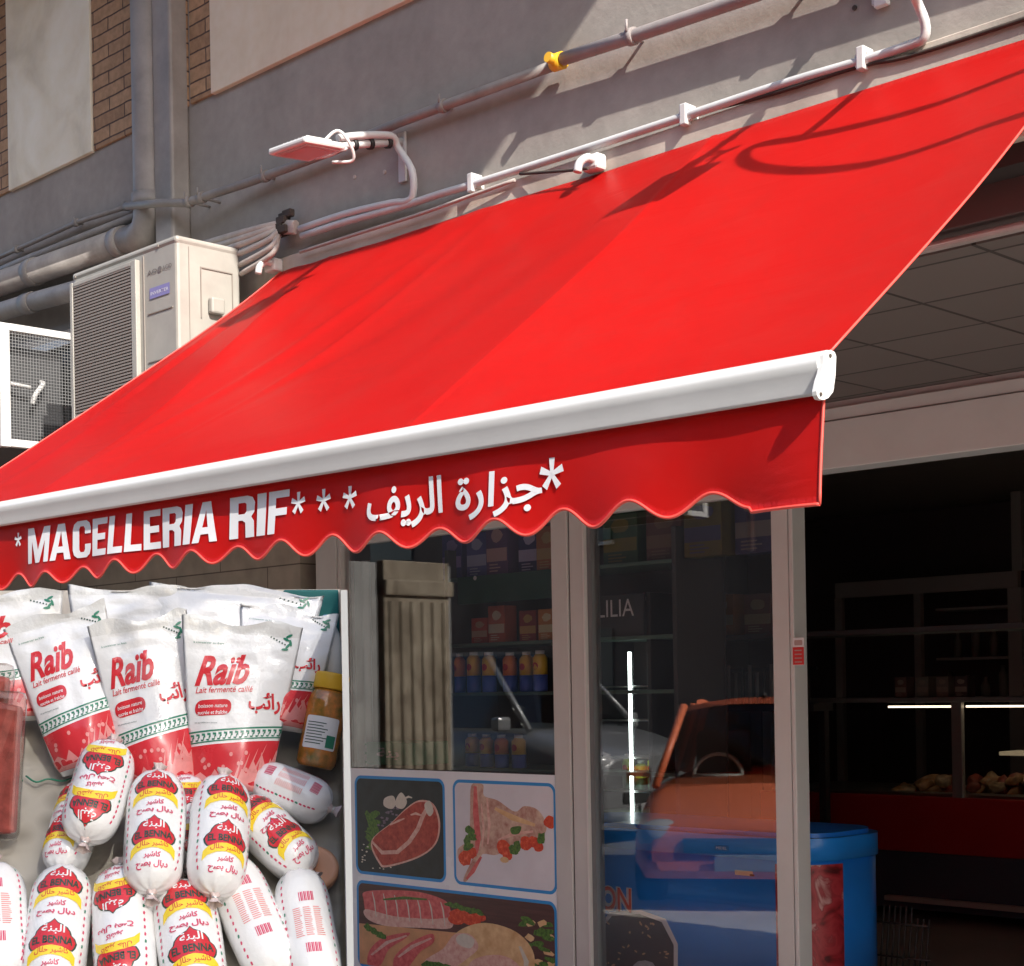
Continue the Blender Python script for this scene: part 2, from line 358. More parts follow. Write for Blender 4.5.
def stamp(bm, V, Fc, rect, fn, mi, maxe=None, rot=0):
    """flat outline (unit square) -> rectangle of a surface's own (u,v) metres -> the surface"""
    t = bmesh.new(); x0, y0, x1, y1 = rect
    cx, cy = (x0 + x1) / 2, (y0 + y1) / 2; c, s = math.cos(rot), math.sin(rot)
    vs = []
    for (a, b) in V:
        px, py = x0 + (x1 - x0) * a - cx, y0 + (y1 - y0) * b - cy
        vs.append(t.verts.new((cx + c * px - s * py, cy + s * px + c * py, 0)))
    for f in Fc:
        try: t.faces.new([vs[i] for i in f])
        except ValueError: pass
    t.normal_update(); bmesh.ops.triangulate(t, faces=t.faces[:])
    if maxe:
        for _ in range(7):
            es = [e for e in t.edges if e.calc_length() > maxe]
            if not es: break
            bmesh.ops.subdivide_edges(t, edges=es, cuts=1); t.normal_update(); bmesh.ops.triangulate(t, faces=[f for f in t.faces if len(f.verts) > 3])
    mp = {}
    for v in t.verts: mp[v] = bm.verts.new(fn(v.co.x, v.co.y))
    for f in t.faces:
        try: q = bm.faces.new([mp[v] for v in f.verts])
        except ValueError: continue
        q.material_index = mi; q.smooth = True
    t.free()
def write(bm, body, rect, fn, mi, bold=0, shear=0, maxe=None, rot=0, res=3):
    V, Fc, _ = text2d(body, bold, shear, res); stamp(bm, V, Fc, rect, fn, mi, maxe, rot)
def shape(bm, pts, fn, mi, maxe=None):
    stamp(bm, pts, [tuple(range(len(pts)))], (0, 0, 1, 1), fn, mi, maxe)
def rrect(x0, y0, x1, y1, r, n=4):
    out = []
    for (cx, cy, a0) in ((x1 - r, y1 - r, 0), (x0 + r, y1 - r, 90), (x0 + r, y0 + r, 180), (x1 - r, y0 + r, 270)):
        for k in range(n + 1): a = R_(a0 + 90 * k / n); out.append((cx + r * math.cos(a), cy + r * math.sin(a)))
    return out
def ell(cx, cy, rx, ry, n=16, wob=0, seed=0, rot=0):
    o = []
    for k in range(n):
        a = 2 * math.pi * k / n; q = 1 + wob * noise.noise(Vector((math.cos(a) * 1.7 + seed, math.sin(a) * 1.7, seed * .37)))
        x, y = rx * q * math.cos(a), ry * q * math.sin(a); o.append((cx + x * math.cos(rot) - y * math.sin(rot), cy + x * math.sin(rot) + y * math.cos(rot)))
    return o

# ================================================================== THE SETTING
bm = new_bm(); grid(bm, 2, 2, lambda u, v: (-80 + 160 * u, -80 + 160 * v, -.004), smooth=False)
struct(obj('ground', bm, mat('dark_ground', (.09, .085, .08), .9, var=.2, vscale=.5)))
bm = new_bm(); grid(bm, 2, 2, lambda u, v: (-60 + 120 * u, -9 + 11.2 * v, .0), smooth=False)
struct(obj('road', bm, mat('asphalt', (.15, .145, .135), .85, var=.3, vscale=2, bump=.4, bscale=120)))
bm = new_bm(); box(bm, (-60, 2.35, -.05), (60, 13, .02))
struct(obj('pavement', bm, mat('paving', (.44, .41, .37), .8, var=.2, vscale=1.5, bump=.2, bscale=60)))
bm = new_bm(); box(bm, (-60, 2.2, -.05), (60, 2.348, .03), .02)
struct(obj('kerb', bm, mat('kerb_stone', (.32, .30, .28), .8, var=.2, vscale=3)))

# --- the building: upper wall on Y=3.65, portico below, shop front on Y=5.6
B = thing('shop_building', 'grey plastered building with brick and plaster panels above a recessed butcher shop front', 'building', (-5, 5, 0))
Bl = Vector((5, -5, 0))                                   # world -> parent frame
def bpart(name, bm, m, par=None, label=None):
    o = obj(name, bm, m, par or B, label)
    o.location = Bl if (par is None) else (0, 0, 0); return o
ZB = 2.86; ZP = 3.90                                      # bottom of the wall, top of the grey band
bm = new_bm(); box(bm, (-16, YW, ZB + .002), (8, YW + .3, 9)); bpart('upper_wall', bm, GREYWALL)
# cornice strip of bare concrete behind the top of the awning
bm = new_bm(); box(bm, (-16, YW - .028, ZB), (8, YW + .05, 3.165), .004); bpart('cornice_strip', bm, CONCRETE)
# infill panels
xs = lambda px: onY(px, 0, YW).x
xl = {k: onY(k, y, YW).x for k, y in ((12, 192), (95, 155), (137, 140), (177, 121), (215, 105), (437, 12))}
def panel(name, x0, x1, z0, m, proud, lab=None):
    bm = new_bm(); box(bm, (x0, YW - proud, z0), (x1, YW + .05, 8.4), .004)
    return bpart(name, bm, m, None, lab)
panel('plaster_panel', xl[12], xl[95], ZP, PLASTER_C, .018, 'cream plaster infill panel with window reflections mottled into its colour')
panel('brick_strip', xl[95] + .003, -5.42, ZP + .004, BRICK, .010)
panel('brick_strip', xl[12] - .9, xl[12] - .003, ZP + .004, BRICK, .010)
panel('brick_strip', -5.40, xl[215] - .003, ZP + .004, BRICK, .011)
panel('plaster_panel', xl[215], xl[437], ZP, PLASTER_P, .02, 'smooth pinkish plaster infill panel')
panel('brick_strip', xl[437] + .003, -1.0, ZP + .004, BRICK, .012)
# window sill slab high on the left (its end shows in the corner)
a = onY(2, 14, YW - .2); b = onY(40, 1, YW - .2)
bm = new_bm(); box(bm, (-9.5, YW - .14, 4.86), (-6.42, YW - .001, 4.93), .006); bpart('window_sill', bm, CONCRETE)
# balcony above the frame: shades the upper left of the wall
bm = new_bm(); box(bm, (-8.8, YW - .96, 5.3), (-1.12, YW - .001, 5.46), .01); bpart('balcony_slab', bm, CONCRETE)
bm = new_bm()
for k in range(58): box(bm, (-8.75 + k * .13, YW - .94, 5.462), (-8.73 + k * .13, YW - .92, 6.3))
box(bm, (-8.78, YW - .95, 6.302), (-1.2, YW - .91, 6.34)); bpart('balcony_railing', bm, PIPE)
# underside: dark gap, painted beam, tiled soffit
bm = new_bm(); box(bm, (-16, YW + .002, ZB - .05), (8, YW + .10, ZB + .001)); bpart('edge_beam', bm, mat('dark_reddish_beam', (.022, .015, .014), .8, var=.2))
bm = new_bm(); box(bm, (-16, YW + .10, 2.72), (8, YW + .22, ZB), .003); bpart('soffit_fascia', bm, mat('brown_fascia', (.075, .052, .05), .7, var=.1))
def soffit_mat():
    def f(nt, b):
        tc = nt.nodes.new('ShaderNodeTexCoord')
        mp = nt.nodes.new('ShaderNodeMapping'); mp.inputs['Location'].default_value = (-.06, -.06, 0)
        nt.links.new(tc.outputs['Object'], mp.inputs[0])
        br = nt.nodes.new('ShaderNodeTexBrick'); br.offset = 0; br.inputs['Scale'].default_value = 1
        br.inputs['Brick Width'].default_value = .435; br.inputs['Row Height'].default_value = .39; br.inputs['Mortar Size'].default_value = .007
        br.inputs['Color1'].default_value = (.150, .125, .115, 1); br.inputs['Color2'].default_value = (.135, .112, .103, 1); br.inputs['Mortar'].default_value = (.05, .04, .036, 1)
        nt.links.new(mp.outputs[0], br.inputs['Vector']); nt.links.new(br.outputs['Color'], b.inputs['Base Color'])
        b.inputs['Roughness'].default_value = .9
        bp = nt.nodes.new('ShaderNodeBump'); bp.invert = True; bp.inputs['Distance'].default_value = .004; nt.links.new(br.outputs['Fac'], bp.inputs['Height']); nt.links.new(bp.outputs[0], b.inputs['Normal'])
    return sub_mat('dark_soffit_tiles', f)
bm = new_bm(); box(bm, (-16, YW + .221, 2.70), (8, YS + .1, 2.75)); bpart('tiled_soffit', bm, soffit_mat())
bm = new_bm(); tube(bm, [(-16, YW + .12, 2.69), (8, YW + .12, 2.69)], .013, 10); bpart('soffit_rail', bm, CONDG)
# ground-floor back wall: stone on the left, plain on the right, above the shop front
XD0, XD1 = -7.29, -7.11
bm = new_bm(); box(bm, (-16, YS, 0.02), (XD0, YS + .3, 2.699)); bpart('stone_wall', bm, STONE)
bm = new_bm(); box(bm, (-2.4, YS, .02), (8, YS + .3, 2.699)); bpart('side_wall', bm, GREYWALL)
for ex in (7.7, -16):  # unseen end walls added to keep sun out of the portico
    bm = new_bm(); box(bm, (ex, YW + .11, .02), (ex + .3, YS - .01, 2.699)); bpart('added_end_wall', bm, GREYWALL)
# interior shell
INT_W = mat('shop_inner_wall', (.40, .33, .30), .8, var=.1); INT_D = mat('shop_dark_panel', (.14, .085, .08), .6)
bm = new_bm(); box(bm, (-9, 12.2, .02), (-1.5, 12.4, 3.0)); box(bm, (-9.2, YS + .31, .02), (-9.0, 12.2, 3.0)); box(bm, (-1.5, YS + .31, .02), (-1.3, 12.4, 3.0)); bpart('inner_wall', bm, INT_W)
bm = new_bm(); box(bm, (-9.2, YS + .101, 3.0), (-1.3, 12.4, 3.1)); bpart('inner_ceiling', bm, mat('inner_ceiling_paint', (.35, .29, .27), .8))
bm = new_bm(); box(bm, (-9, YS + .02, .021), (-1.5, 12.2, .035)); struct(obj('floor', bm, mat('shop_floor_tile', (.35, .30, .27), .35, var=.2, vscale=2)))
# portico pillars (seen mirrored in the glass)
def pillar(x, w=.46):
    bm = new_bm(); n = 9; prof = []
    y0 = YW + .03
    box(bm, (x - w / 2, y0 + .02, .02), (x + w / 2, y0 + .4, 2.699))
    for side in (0, 1):
        yy = y0 + .001 if side == 0 else y0 + .419
        for k in range(n):
            cx = x - w / 2 + .04 + k * (w - .08) / (n - 1)
            tube(bm, [(cx, yy + (.02 if side == 0 else -.015), .45), (cx, yy + (.02 if side == 0 else -.015), 2.35)], .018, 8)
    box(bm, (x - w / 2 - .05, y0 - .02, .02), (x + w / 2 + .05, y0 + .45, .44), .01); box(bm, (x - w / 2 - .05, y0 - .02, 2.36), (x + w / 2 + .05, y0 + .45, 2.6), .02)
    return bpart('portico_pillar', bm, mat('travertine', (.50, .44, .35), .7, var=.3, vscale=4, bump=.2, bscale=30))
pillar(2.2)
bm = new_bm(); box(bm, (-10.4, 1.9, .02), (-10.05, YW - .002, 2.6), .01)
tag(obj('party_wall', bm, wall_mat('pale_grey_render', (.24, .24, .235), (.19, .19, .185), (.30, .30, .29), 3), None), 'pale grey rendered wall fin beyond the pilaster, mirrored at the left edge of the window', 'wall')
bm = new_bm(); fx = -8.88
box(bm, (fx - .09, 3.0, .02), (fx, YW - .002, 2.5), .01)
for k in range(6): tube(bm, [(fx + .004, 3.06 + k * .105, .4), (fx + .004, 3.06 + k * .105, 2.2)], .022, 8)
box(bm, (fx - .10, 2.98, 2.24), (fx + .03, YW - .002, 2.36), .015); box(bm, (fx - .11, 2.97, .02), (fx + .05, YW - .002, .36), .01)
tag(obj('stone_pilaster', bm, wall_mat('travertine_block', (.22, .185, .14), (.14, .115, .085), (.30, .26, .20), 5), None), 'fluted travertine pilaster of the street front, mirrored in the shop window', 'pilaster')

# ---- shop window, doors: aluminium frames and panes
hz = lambda px, py: onY(px, py, YS)
LB, LT = 2.42, 2.65
X_wl, X_wr, X_dl, X_dr, X_pr = hz(342, 650).x, hz(557, 650).x, hz(590, 650).x, hz(777, 650).x, hz(808, 650).x
def fr(bm, x0, x1, z0, z1, y0=-.03, y1=.06, bev=.004): box(bm, (x0, YS + y0, z0), (x1, YS + y1, z1), bev)
W = obj('shop_window', new_bm(), ALU, B, 'fixed shop window left of the glass door'); W.location = Bl
bm = new_bm()
fr(bm, XD1, X_wl - .004, .02, LB - .002); fr(bm, X_wl, X_wl + .022, .02, LB - .004, -.022, .05)
fr(bm, X_wr, X_wr + .105, .02, LB - .002, -.032); fr(bm, X_wl + .024, X_wr - .002, LB - .07, LB - .003, -.026, .05); fr(bm, X_wl + .024, X_wr - .002, .02, .08, -.026, .05)
obj('frame', bm, ALU, W)
bm = new_bm(); box(bm, (X_wl + .012, YS + .01, .07), (X_wr + .001, YS + .018, LB - .06))
GL = glass_mat('shop_glass', (.985, .985, .98), 2.4); obj('glass', bm, GL, W)
bm = new_bm(); box(bm, (X_wr + .1065, YS - .02, .02), (X_wr + .1135, YS + .03, LB - .01)); obj('gasket', bm, ALU_D, W)
D = obj('glass_door', new_bm(), ALU, B, 'aluminium framed glass door between the window and the open doorway'); D.location = Bl
bm = new_bm()
fr(bm, X_wr + .115, X_dl - .012, .02, LB - .002, -.027); fr(bm, X_dr, X_dr + .085, .02, LB - .002, -.03); fr(bm, X_dl, X_dr - .002, LB - .062, LB - .003, -.024, .05); fr(bm, X_dl, X_dr - .002, .03, .08, -.024, .05)
fr(bm, X_dr + .091, X_pr - .045, .02, LB - .002, -.034)
obj('frame', bm, ALU, D)
bm = new_bm(); box(bm, (X_dl - .011, YS - .031, .03), (X_dl - .002, YS + .03, LB - .01)); obj('edge_strip', bm, mat('bright_edge', (.8, .8, .78), .35, .3), D)
bm = new_bm(); box(bm, (X_dl - .001, YS - .01, .03), (X_dl + .025, YS + .05, LB - .06)); box(bm, (X_dr + .086, YS - .02, .03), (X_dr + .090, YS + .03, LB - .01)); obj('gasket', bm, mat('grey_gasket', (.16, .18, .19), .4), D)
bm = new_bm(); box(bm, (X_dl + .02, YS + .012, .07), (X_dr + .002, YS + .02, LB - .06)); obj('glass', bm, GL, D)
# lintel in two profiles
bm = new_bm(); box(bm, (XD1, YS - .06, LB), (-2.4, YS + .08, LT - .035), .004); box(bm, (XD1, YS - .05, LT - .031), (-2.4, YS + .07, LT + .02), .004)
box(bm, (XD1, YS - .02, LT + .021), (-2.4, YS + .1, 2.699)); bpart('lintel', bm, ALU)
bm = new_bm(); box(bm, (-2.55, YS - .03, .02), (-2.402, YS + .06, LB)); bpart('door_jamb', bm, ALU)
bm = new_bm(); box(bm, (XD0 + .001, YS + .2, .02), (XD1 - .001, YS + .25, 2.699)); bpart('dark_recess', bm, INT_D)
# small hinge plate on the lintel at the right edge
# ---- sticker on the door post
c = onY(798, 652, YS - .04)
bm = new_bm(); box(bm, (c.x - .028, YS - .0365, c.z - .055), (c.x + .028, YS - .0345, c.z + .06), 0, 0)
box(bm, (c.x - .027, YS - .0385, c.z - .053), (c.x + .027, YS - .0366, c.z + .02), 0, 1)
fnst = lambda u, v: (u, YS - .0392, v)
for k in range(4): shape(bm, [(c.x - .018, c.z - .044 + k * .016), (c.x + .018, c.z - .044 + k * .016), (c.x + .018, c.z - .039 + k * .016), (c.x - .018, c.z - .039 + k * .016)], fnst, 2)
shape(bm, rrect(c.x - .02, c.z + .028, c.x + .02, c.z + .05, .005), lambda u, v: (u, YS - .0372, v), 2)
tag(obj('door_sticker', bm, [PRINTW, mat('red_sticker', (.62, .03, .03), .5), mat('sticker_print', (.45, .3, .28), .5)], None), 'small red and white sticker on the aluminium post beside the open doorway', 'sticker')

# ================================================================== AWNING
XR, XT, XB = -1.614, -4.79, -5.28; ZT, YB, ZBAR = 3.10, 2.43, 2.144
AW = thing('awning', 'red fabric shop awning with a scalloped lettered valance above the shop front', 'awning', (-3.4, YW, 3.1))
AW.rotation_euler = (0, .0065, 0); AO = Vector((3.4, -YW, -3.1))
def apart(name, bm, m, lab=None, par=None):
    o = obj(name, bm, m, par or AW, lab); o.location = AO if par is None else (0, 0, 0); return o
def awn(u, v):
    # u 0 left..1 right, v 0 wall..1 bar
    xl_ = XT + (XB - XT) * v; x = xl_ + (XR - xl_) * u
    y = YW - .035 + (YB - YW + .035) * v; z = ZT + (ZBAR - ZT) * v
    sag = -.022 * math.sin(math.pi * v) * (0.6 + .4 * math.sin(3.1 * u + .6))
    rip = .0045 * math.sin(9 * u + 5 * v + 2 * noise.noise(Vector((u * 3, v * 2, 1)))) * math.sin(math.pi * v) + .055 * noise.noise(Vector((x * .7 + v * .9, v * .9, 3))) * math.sin(math.pi * v)
    # shallow creases running down from the wall brackets
    cr = 0
    for (cx, sl, wd, am) in ((-3.72, -.85, .045, .010), (-3.60, -.55, .03, .006), (-4.72, -.30, .05, .014), (-4.60, -.5, .035, -.007), (-3.2, -1.1, .12, -.012), (-2.75, -.55, .10, .008), (-4.2, -.5, .09, -.010)):
        d = (x - (cx + sl * v)); cr += am * math.exp(-(d / wd) ** 2) * math.exp(-((v - .42) / .36) ** 2)
    # each sewn width bellies a little between its seams; the seams are doubled cloth
    for s0, s1 in ((-5.30, -4.5), (-4.5, -2.77), (-2.77, -1.6)):
        if s0 <= x < s1:
            t = (x - s0) / (s1 - s0); sag -= .030 * math.sin(math.pi * t) * math.sin(math.pi * min(1, v * 1.1)) ** .8
    for s0 in (-4.5, -2.77): sag += .0022 * max(0, min(1, (.012 - abs(x - s0)) / .004 + .5)) 
    return Vector((x, y, z + sag + rip + cr))
bm = new_bm(); grid(bm, 420, 46, awn)
bmesh.ops.solidify(bm, geom=bm.faces[:], thickness=.0012)
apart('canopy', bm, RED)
for ue in (1, 0):
    bm = new_bm(); tube(bm, [awn(ue, k / 20) + Vector((0, 0, .0015)) for k in range(21)], .0028, 6); apart('edge_piping', bm, mat('pink_red_piping', (.72, .08, .06), .5))
# front bar
prof = [(2.437, 2.150), (2.428, 2.156), (2.414, 2.152), (2.404, 2.145), (2.397, 2.137), (2.394, 2.128), (2.398, 2.114), (2.4035, 2.090), (2.4045, 2.080), (2.406, 2.074), (2.410, 2.074), (2.416, 2.078), (2.440, 2.082), (2.448, 2.09), (2.446, 2.13)]
bm = new_bm(); prism(bm, prof, 'X', -5.345, XR + .004, smooth=False)
for f in bm.faces:
    if len(f.verts) == 4: f.smooth = True
for e in bm.edges:
    if len(e.link_faces) == 2 and any(len(f.verts) > 4 for f in e.link_faces): e.smooth = False
FB = apart('front_bar', bm, WHITE)
# end cap: S-shaped plate with two screws
cap = [(2.436, 2.152), (2.424, 2.154), (2.411, 2.151), (2.402, 2.142), (2.399, 2.126), (2.393, 2.108), (2.384, 2.092), (2.378, 2.075), (2.379, 2.068), (2.386, 2.062), (2.400, 2.062), (2.414, 2.067), (2.430, 2.08), (2.438, 2.11), (2.441, 2.145)]
bm = new_bm(); prism(bm, cap, 'X', XR + .0045, XR + .014)
CAP = obj('end_cap', bm, WHITE, FB)
for (y, z) in ((2.421, 2.143), (2.390, 2.071)):
    bm = new_bm(); tube(bm, [(XR + .0135, y, z), (XR + .016, y, z)], .0035, 10)
    obj('cap_screw', bm, DARKST, FB)
# valance
ZV = 2.080; PER = .1927; LOW0 = -1.778
def val_bottom(x):
    if x > LOW0: base = 1.880
    else:
        ph = (x - LOW0) / PER * 2 * math.pi
        base = 1.884 + .021 * (1 - math.cos(ph)) * (1 + .10 * math.sin(x * 7.7)) + .006 * math.sin(x * 3.1)
    return base
def valy(x, z):
    h = (ZV - z)
    y = 2.430 - .004 * math.sin(x * 2.3) - h * .05
    y += .010 * (h / .2) ** 1.3 * math.sin(x * 2 * math.pi / PER * .5 + .6) * (1 + .5 * noise.noise(Vector((x * 1.7, 2, 0)))) + .016 * (h / .2) * noise.noise(Vector((x * 2.1, z * 3, 7)))
    y -= .010 * math.exp(-((x - XR) / .16) ** 2) * (h / .2)
    return y
bm = new_bm(); N = 560
grid(bm, N, 12, lambda u, v: (lambda x: Vector((x, valy(x, ZV + (val_bottom(x) - ZV) * v), ZV + (val_bottom(x) - ZV) * v)))(-5.33 + (XR - .004 + 5.33) * u))
bmesh.ops.solidify(bm, geom=bm.faces[:], thickness=.001)
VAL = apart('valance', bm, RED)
bm = new_bm()
pts = [];
for i in range(N + 1):
    x = -5.33 + (XR - .004 + 5.33) * i / N; z = val_bottom(x); pts.append((x, valy(x, z), z))
tube(bm, pts, .0036, 6)
x = XR - .004; tube(bm, [(x, valy(x, 1.880 + k * .0195), 1.880 + k * .0195) for k in range(11)], .003, 6)
obj('valance_piping', bm, mat('pink_red_piping', (.72, .08, .06), .5), VAL)
# lettering on the valance
bm = new_bm(); vf = lambda u, v: Vector((u, valy(u, v) - .0029, v))
def vx(px, py=520): return onY(px, py, 2.418).x
def vz(px, py): return onY(px, py, 2.418).z
zb, zt = 1.948, 2.056
def L(ch, x0, x1, z0=zb, z1=zt):
    """condensed heavy capitals drawn as outlines"""
    w = x1 - x0; h = z1 - z0; s = .30
    def P(pts): shape(bm, [(x0 + a * w, z0 + b * h) for a, b in pts], vf, 0, .03)
    if ch == 'M': P([(0, 0), (.2, 0), (.2, .62), (.40, 0), (.60, 0), (.8, .62), (.8, 0), (1, 0), (1, 1), (.73, 1), (.5, .36), (.27, 1), (0, 1)])
    elif ch == 'A':
        P([(0, 0), (.29, 0), (.345, .20), (.39, .37), (.5, .80), (.5, 1), (.32, 1)]); P([(.71, 0), (1, 0), (.68, 1), (.5, 1), (.5, .80), (.61, .37), (.655, .20)]); P([(.345, .20), (.655, .20), (.61, .37), (.39, .37)])
    elif ch == 'E': P([(0, 0), (1, 0), (1, .17), (.36, .17), (.36, .42), (.9, .42), (.9, .59), (.36, .59), (.36, .83), (1, .83), (1, 1), (0, 1)])
    elif ch == 'F': P([(0, 0), (.36, 0), (.36, .42), (.9, .42), (.9, .59), (.36, .59), (.36, .83), (1, .83), (1, 1), (0, 1)])
    elif ch == 'L': P([(0, 0), (1, 0), (1, .17), (.38, .17), (.38, 1), (0, 1)])
    elif ch == 'I': P([(0, 0), (1, 0), (1, 1), (0, 1)])
    elif ch == 'C':
        o = [(1, .36), (1, .22), (.93, .08), (.75, 0), (.25, 0), (.07, .08), (0, .22), (0, .78), (.07, .92), (.25, 1), (.75, 1), (.93, .92), (1, .78), (1, .64), (.67, .64), (.67, .78), (.6, .85), (.42, .85), (.35, .78), (.35, .22), (.42, .15), (.6, .15), (.67, .22), (.67, .36)]
        P(o)
    elif ch == 'R':
        P([(0, 0), (.34, 0), (.34, 1), (0, 1)]); P([(.34, .84), (.60, .84), (.66, .8), (.66, .62), (.58, .57), (.34, .57), (.34, .42), (.5, .42), (.62, .36), (.64, 0), (1, 0), (.97, .38), (.86, .49), (.98, .6), (1, .82), (.9, .95), (.7, 1), (.34, 1)])
xm0, xm1 = vx(28, 545), vx(217, 520)
wd = {'M': 1.35, 'A': 1.08, 'C': 1, 'E': .82, 'L': .78, 'R': 1.02, 'I': .36, 'F': .8}
def word(s, x0, x1, gap=.10):
    tot = sum(wd[c] for c in s) + gap * (len(s) - 1); k = (x1 - x0) / tot; x = x0
    for c in s: L(c, x, x + wd[c] * k); x += (wd[c] + gap) * k
word('MACELLERIA', xm0, xm1); word('RIF', vx(228, 515), vx(288, 505))
def star(px, py, r=.028):
    c = onY(px, py, 2.418)
    for k in range(5):
        a = R_(90 + 72 * k); d = Vector((math.cos(a), math.sin(a))); n = Vector((-d.y, d.x))
        q = [(c.x + d.x * t * r + n.x * s * r, c.z + d.y * t * r + n.y * s * r) for t, s in ((0, -.12), (1, -.24), (1, .24), (0, .12))]
        # each arm a hair prouder than the last: overlapping faces never share a plane
        shape(bm, q, lambda u, v, k=k: vf(u, v) + Vector((0, -.0003 * k, 0)), 0, .03)
star(18, 542, .022); star(297, 502); star(322, 499); star(349, 496); star(553, 470, .034)
write(bm, arabic('الريف'), (vx(368, 520), vz(398, 527), vx(442, 510), vz(428, 474)), vf, 0, bold=.022, maxe=.015, res=5)
write(bm, arabic('جزارة'), (vx(456, 510), vz(476, 517), vx(544, 495), vz(500, 467)), vf, 0, bold=.022, maxe=.015, res=5)
obj('lettering', bm, PRINTW, VAL)
# wall brackets and folding arms
for px, py in ((270, 266), (591, 168)):
    c = onY(px, py, YW - .07)
    bm = new_bm(); box(bm, (c.x - .035, YW - .075, 3.10), (c.x + .03, YW - .029, 3.15), .010)
    V_ = [(c.x + .012, YW - .065, 3.128), (c.x + .002, YW - .09, 3.132), (c.x - .012, YW - .108, 3.115), (c.x - .016, YW - .113, 3.088)]
    tube(bm, smooth_path(V_, 4), .013, 10); apart('wall_bracket', bm, WHITE)
bm = new_bm(); tube(bm, [(XB + .3, YW - .07, 2.985), (XR - .03, YW - .07, 2.985)], .030, 16); apart('roller_tube', bm, STEEL)
for xx in (-4.9, -2.0):
    bm = new_bm(); e = Vector((xx - .4 if xx > -3 else xx + .4, 3.1, 2.55))
    tube(bm, [(xx, YW - .06, 3.0), e], .018, 8); tube(bm, [e, (xx, 2.47, 2.10)], .018, 8); tube(bm, [e - Vector((0, 0, .03)), e + Vector((0, 0, .03))], .03, 10); apart('folding_arm', bm, WHITE)

# ================================================================== THINGS ON THE WALL
def pw(px, py, off=.03): return onY(px, py, YW - off)
GP = 'grey pipes running down and along the wall'
def pipe(name, pts, r, m, label, cat, off=.03, clamps=(), cr=1.25, group=None, n=12, clampm=None):
    P = [pw(x, y, off) if len((x, y)) == 2 else p for x, y in pts] if not isinstance(pts[0], Vector) else pts
    root = thing(name, label, cat, P[0], group); O = -P[0]
    bm = new_bm(); tube(bm, P, r, n); o = obj('pipe_run', bm, m, root); o.location = O
    for cpt in clamps:
        i, t = cpt; c = P[i].lerp(P[i + 1], t); d = (P[i + 1] - P[i]).normalized()
        bm = new_bm(); tube(bm, [c - d * .012, c + d * .012], r * cr, 12)
        tube(bm, [c, Vector((c.x, YW + .001, c.z))], .006, 8)
        tube(bm, [c + Vector((0, -r * 1.2, r * .4)), c + Vector((0, -r * 1.2, r * 2.2))], .004, 6)
        q = obj('clamp', bm, clampm or m, root); q.location = O
    return root
# vertical downpipe with elbow, turning into the slanting drain
a0 = pw(146, 0, .07); XP = (pw(146, 0, .07).x + pw(150, 190, .07).x) / 2
rp = (pw(155, 0, .07).x - pw(137, 0, .07).x) / 2
zE = pw(150, 232, .07).z
e1 = pw(0, 284, .07)
slope = Vector((e1.x - XP, 0, e1.z - (zE))).normalized()
far = Vector((XP, YW - .07, zE)) + slope * 3.0
rp0 = rp
P = [Vector((XP, YW - .07, 8)), Vector((XP, YW - .07, zE + .12)), Vector((XP - .005, YW - .07, zE + .05)), Vector((XP - .03, YW - .07, zE + .01)), Vector((XP - .09, YW - .07, zE - .01)), Vector((XP, YW - .07, zE)) + slope * .2, far]
root = thing('downpipe', 'round grey downpipe with an elbow into a slanting drain, left of the square duct', 'pipe', P[1])
bm = new_bm(); tube(bm, P, [rp, rp, rp, rp * .98, rp * .92, rp * .8, rp * .8], 18); o = obj('pipe_run', bm, PIPE, root); o.location = -P[1]
for zz, d in ((zE + .12, Vector((0, 0, 1))),):
    bm = new_bm(); c = Vector((XP, YW - .07, zz)); tube(bm, [c - d * .03, c + d * .03], rp * 1.12, 18); o = obj('pipe_collar', bm, PIPE, root); o.location = -P[1]
for s_ in (.22, .95, 1.6):
    bm = new_bm(); c = Vector((XP, YW - .07, zE)) + slope * s_; tube(bm, [c - slope * .03, c + slope * .03], rp * .94, 18); o = obj('pipe_collar', bm, PIPE_L, root); o.location = -P[1]
bm = new_bm(); c = Vector((XP, YW - .07, zE)) + slope * .25; tube(bm, [c, c + slope * 2.6], rp * .86, 18); o = obj('drain_run', bm, PIPE_L, root); o.location = -P[1]
# square duct beside it
xa, xb = pw(158, 60, .06).x, pw(176, 60, .06).x
bm = new_bm(); box(bm, (xa, YW - .09, 3.25), (xb, YW - .001, 8), .012)
tag(obj('square_duct', bm, mat('blue_grey_duct', (.31, .28, .255), .5, var=.3, vscale=5, bump=.05), None), 'square blue grey duct running down the wall behind the white air conditioner', 'duct')
# second slanting drain, behind the air conditioner
P2 = [Vector((-9.0, YW - .08, 3.22 - .0)), pw(0, 312, .08), pw(30, 303, .08), pw(85, 288, .08), pw(150, 268, .08)]
P2[0] = P2[1] + (P2[1] - P2[2]) * 6
root = thing('drain_pipe', 'short light grey drain pipe ending behind the white air conditioner', 'pipe', P2[1])
bm = new_bm(); tube(bm, P2, .042, 16); o = obj('pipe_run', bm, PIPE_L, root); o.location = -P2[1]
bm = new_bm(); c = P2[2]; d = (P2[3] - P2[2]).normalized(); tube(bm, [c - d * .04, c + d * .04], .047, 16); o = obj('pipe_collar', bm, PIPE_L, root); o.location = -P2[1]
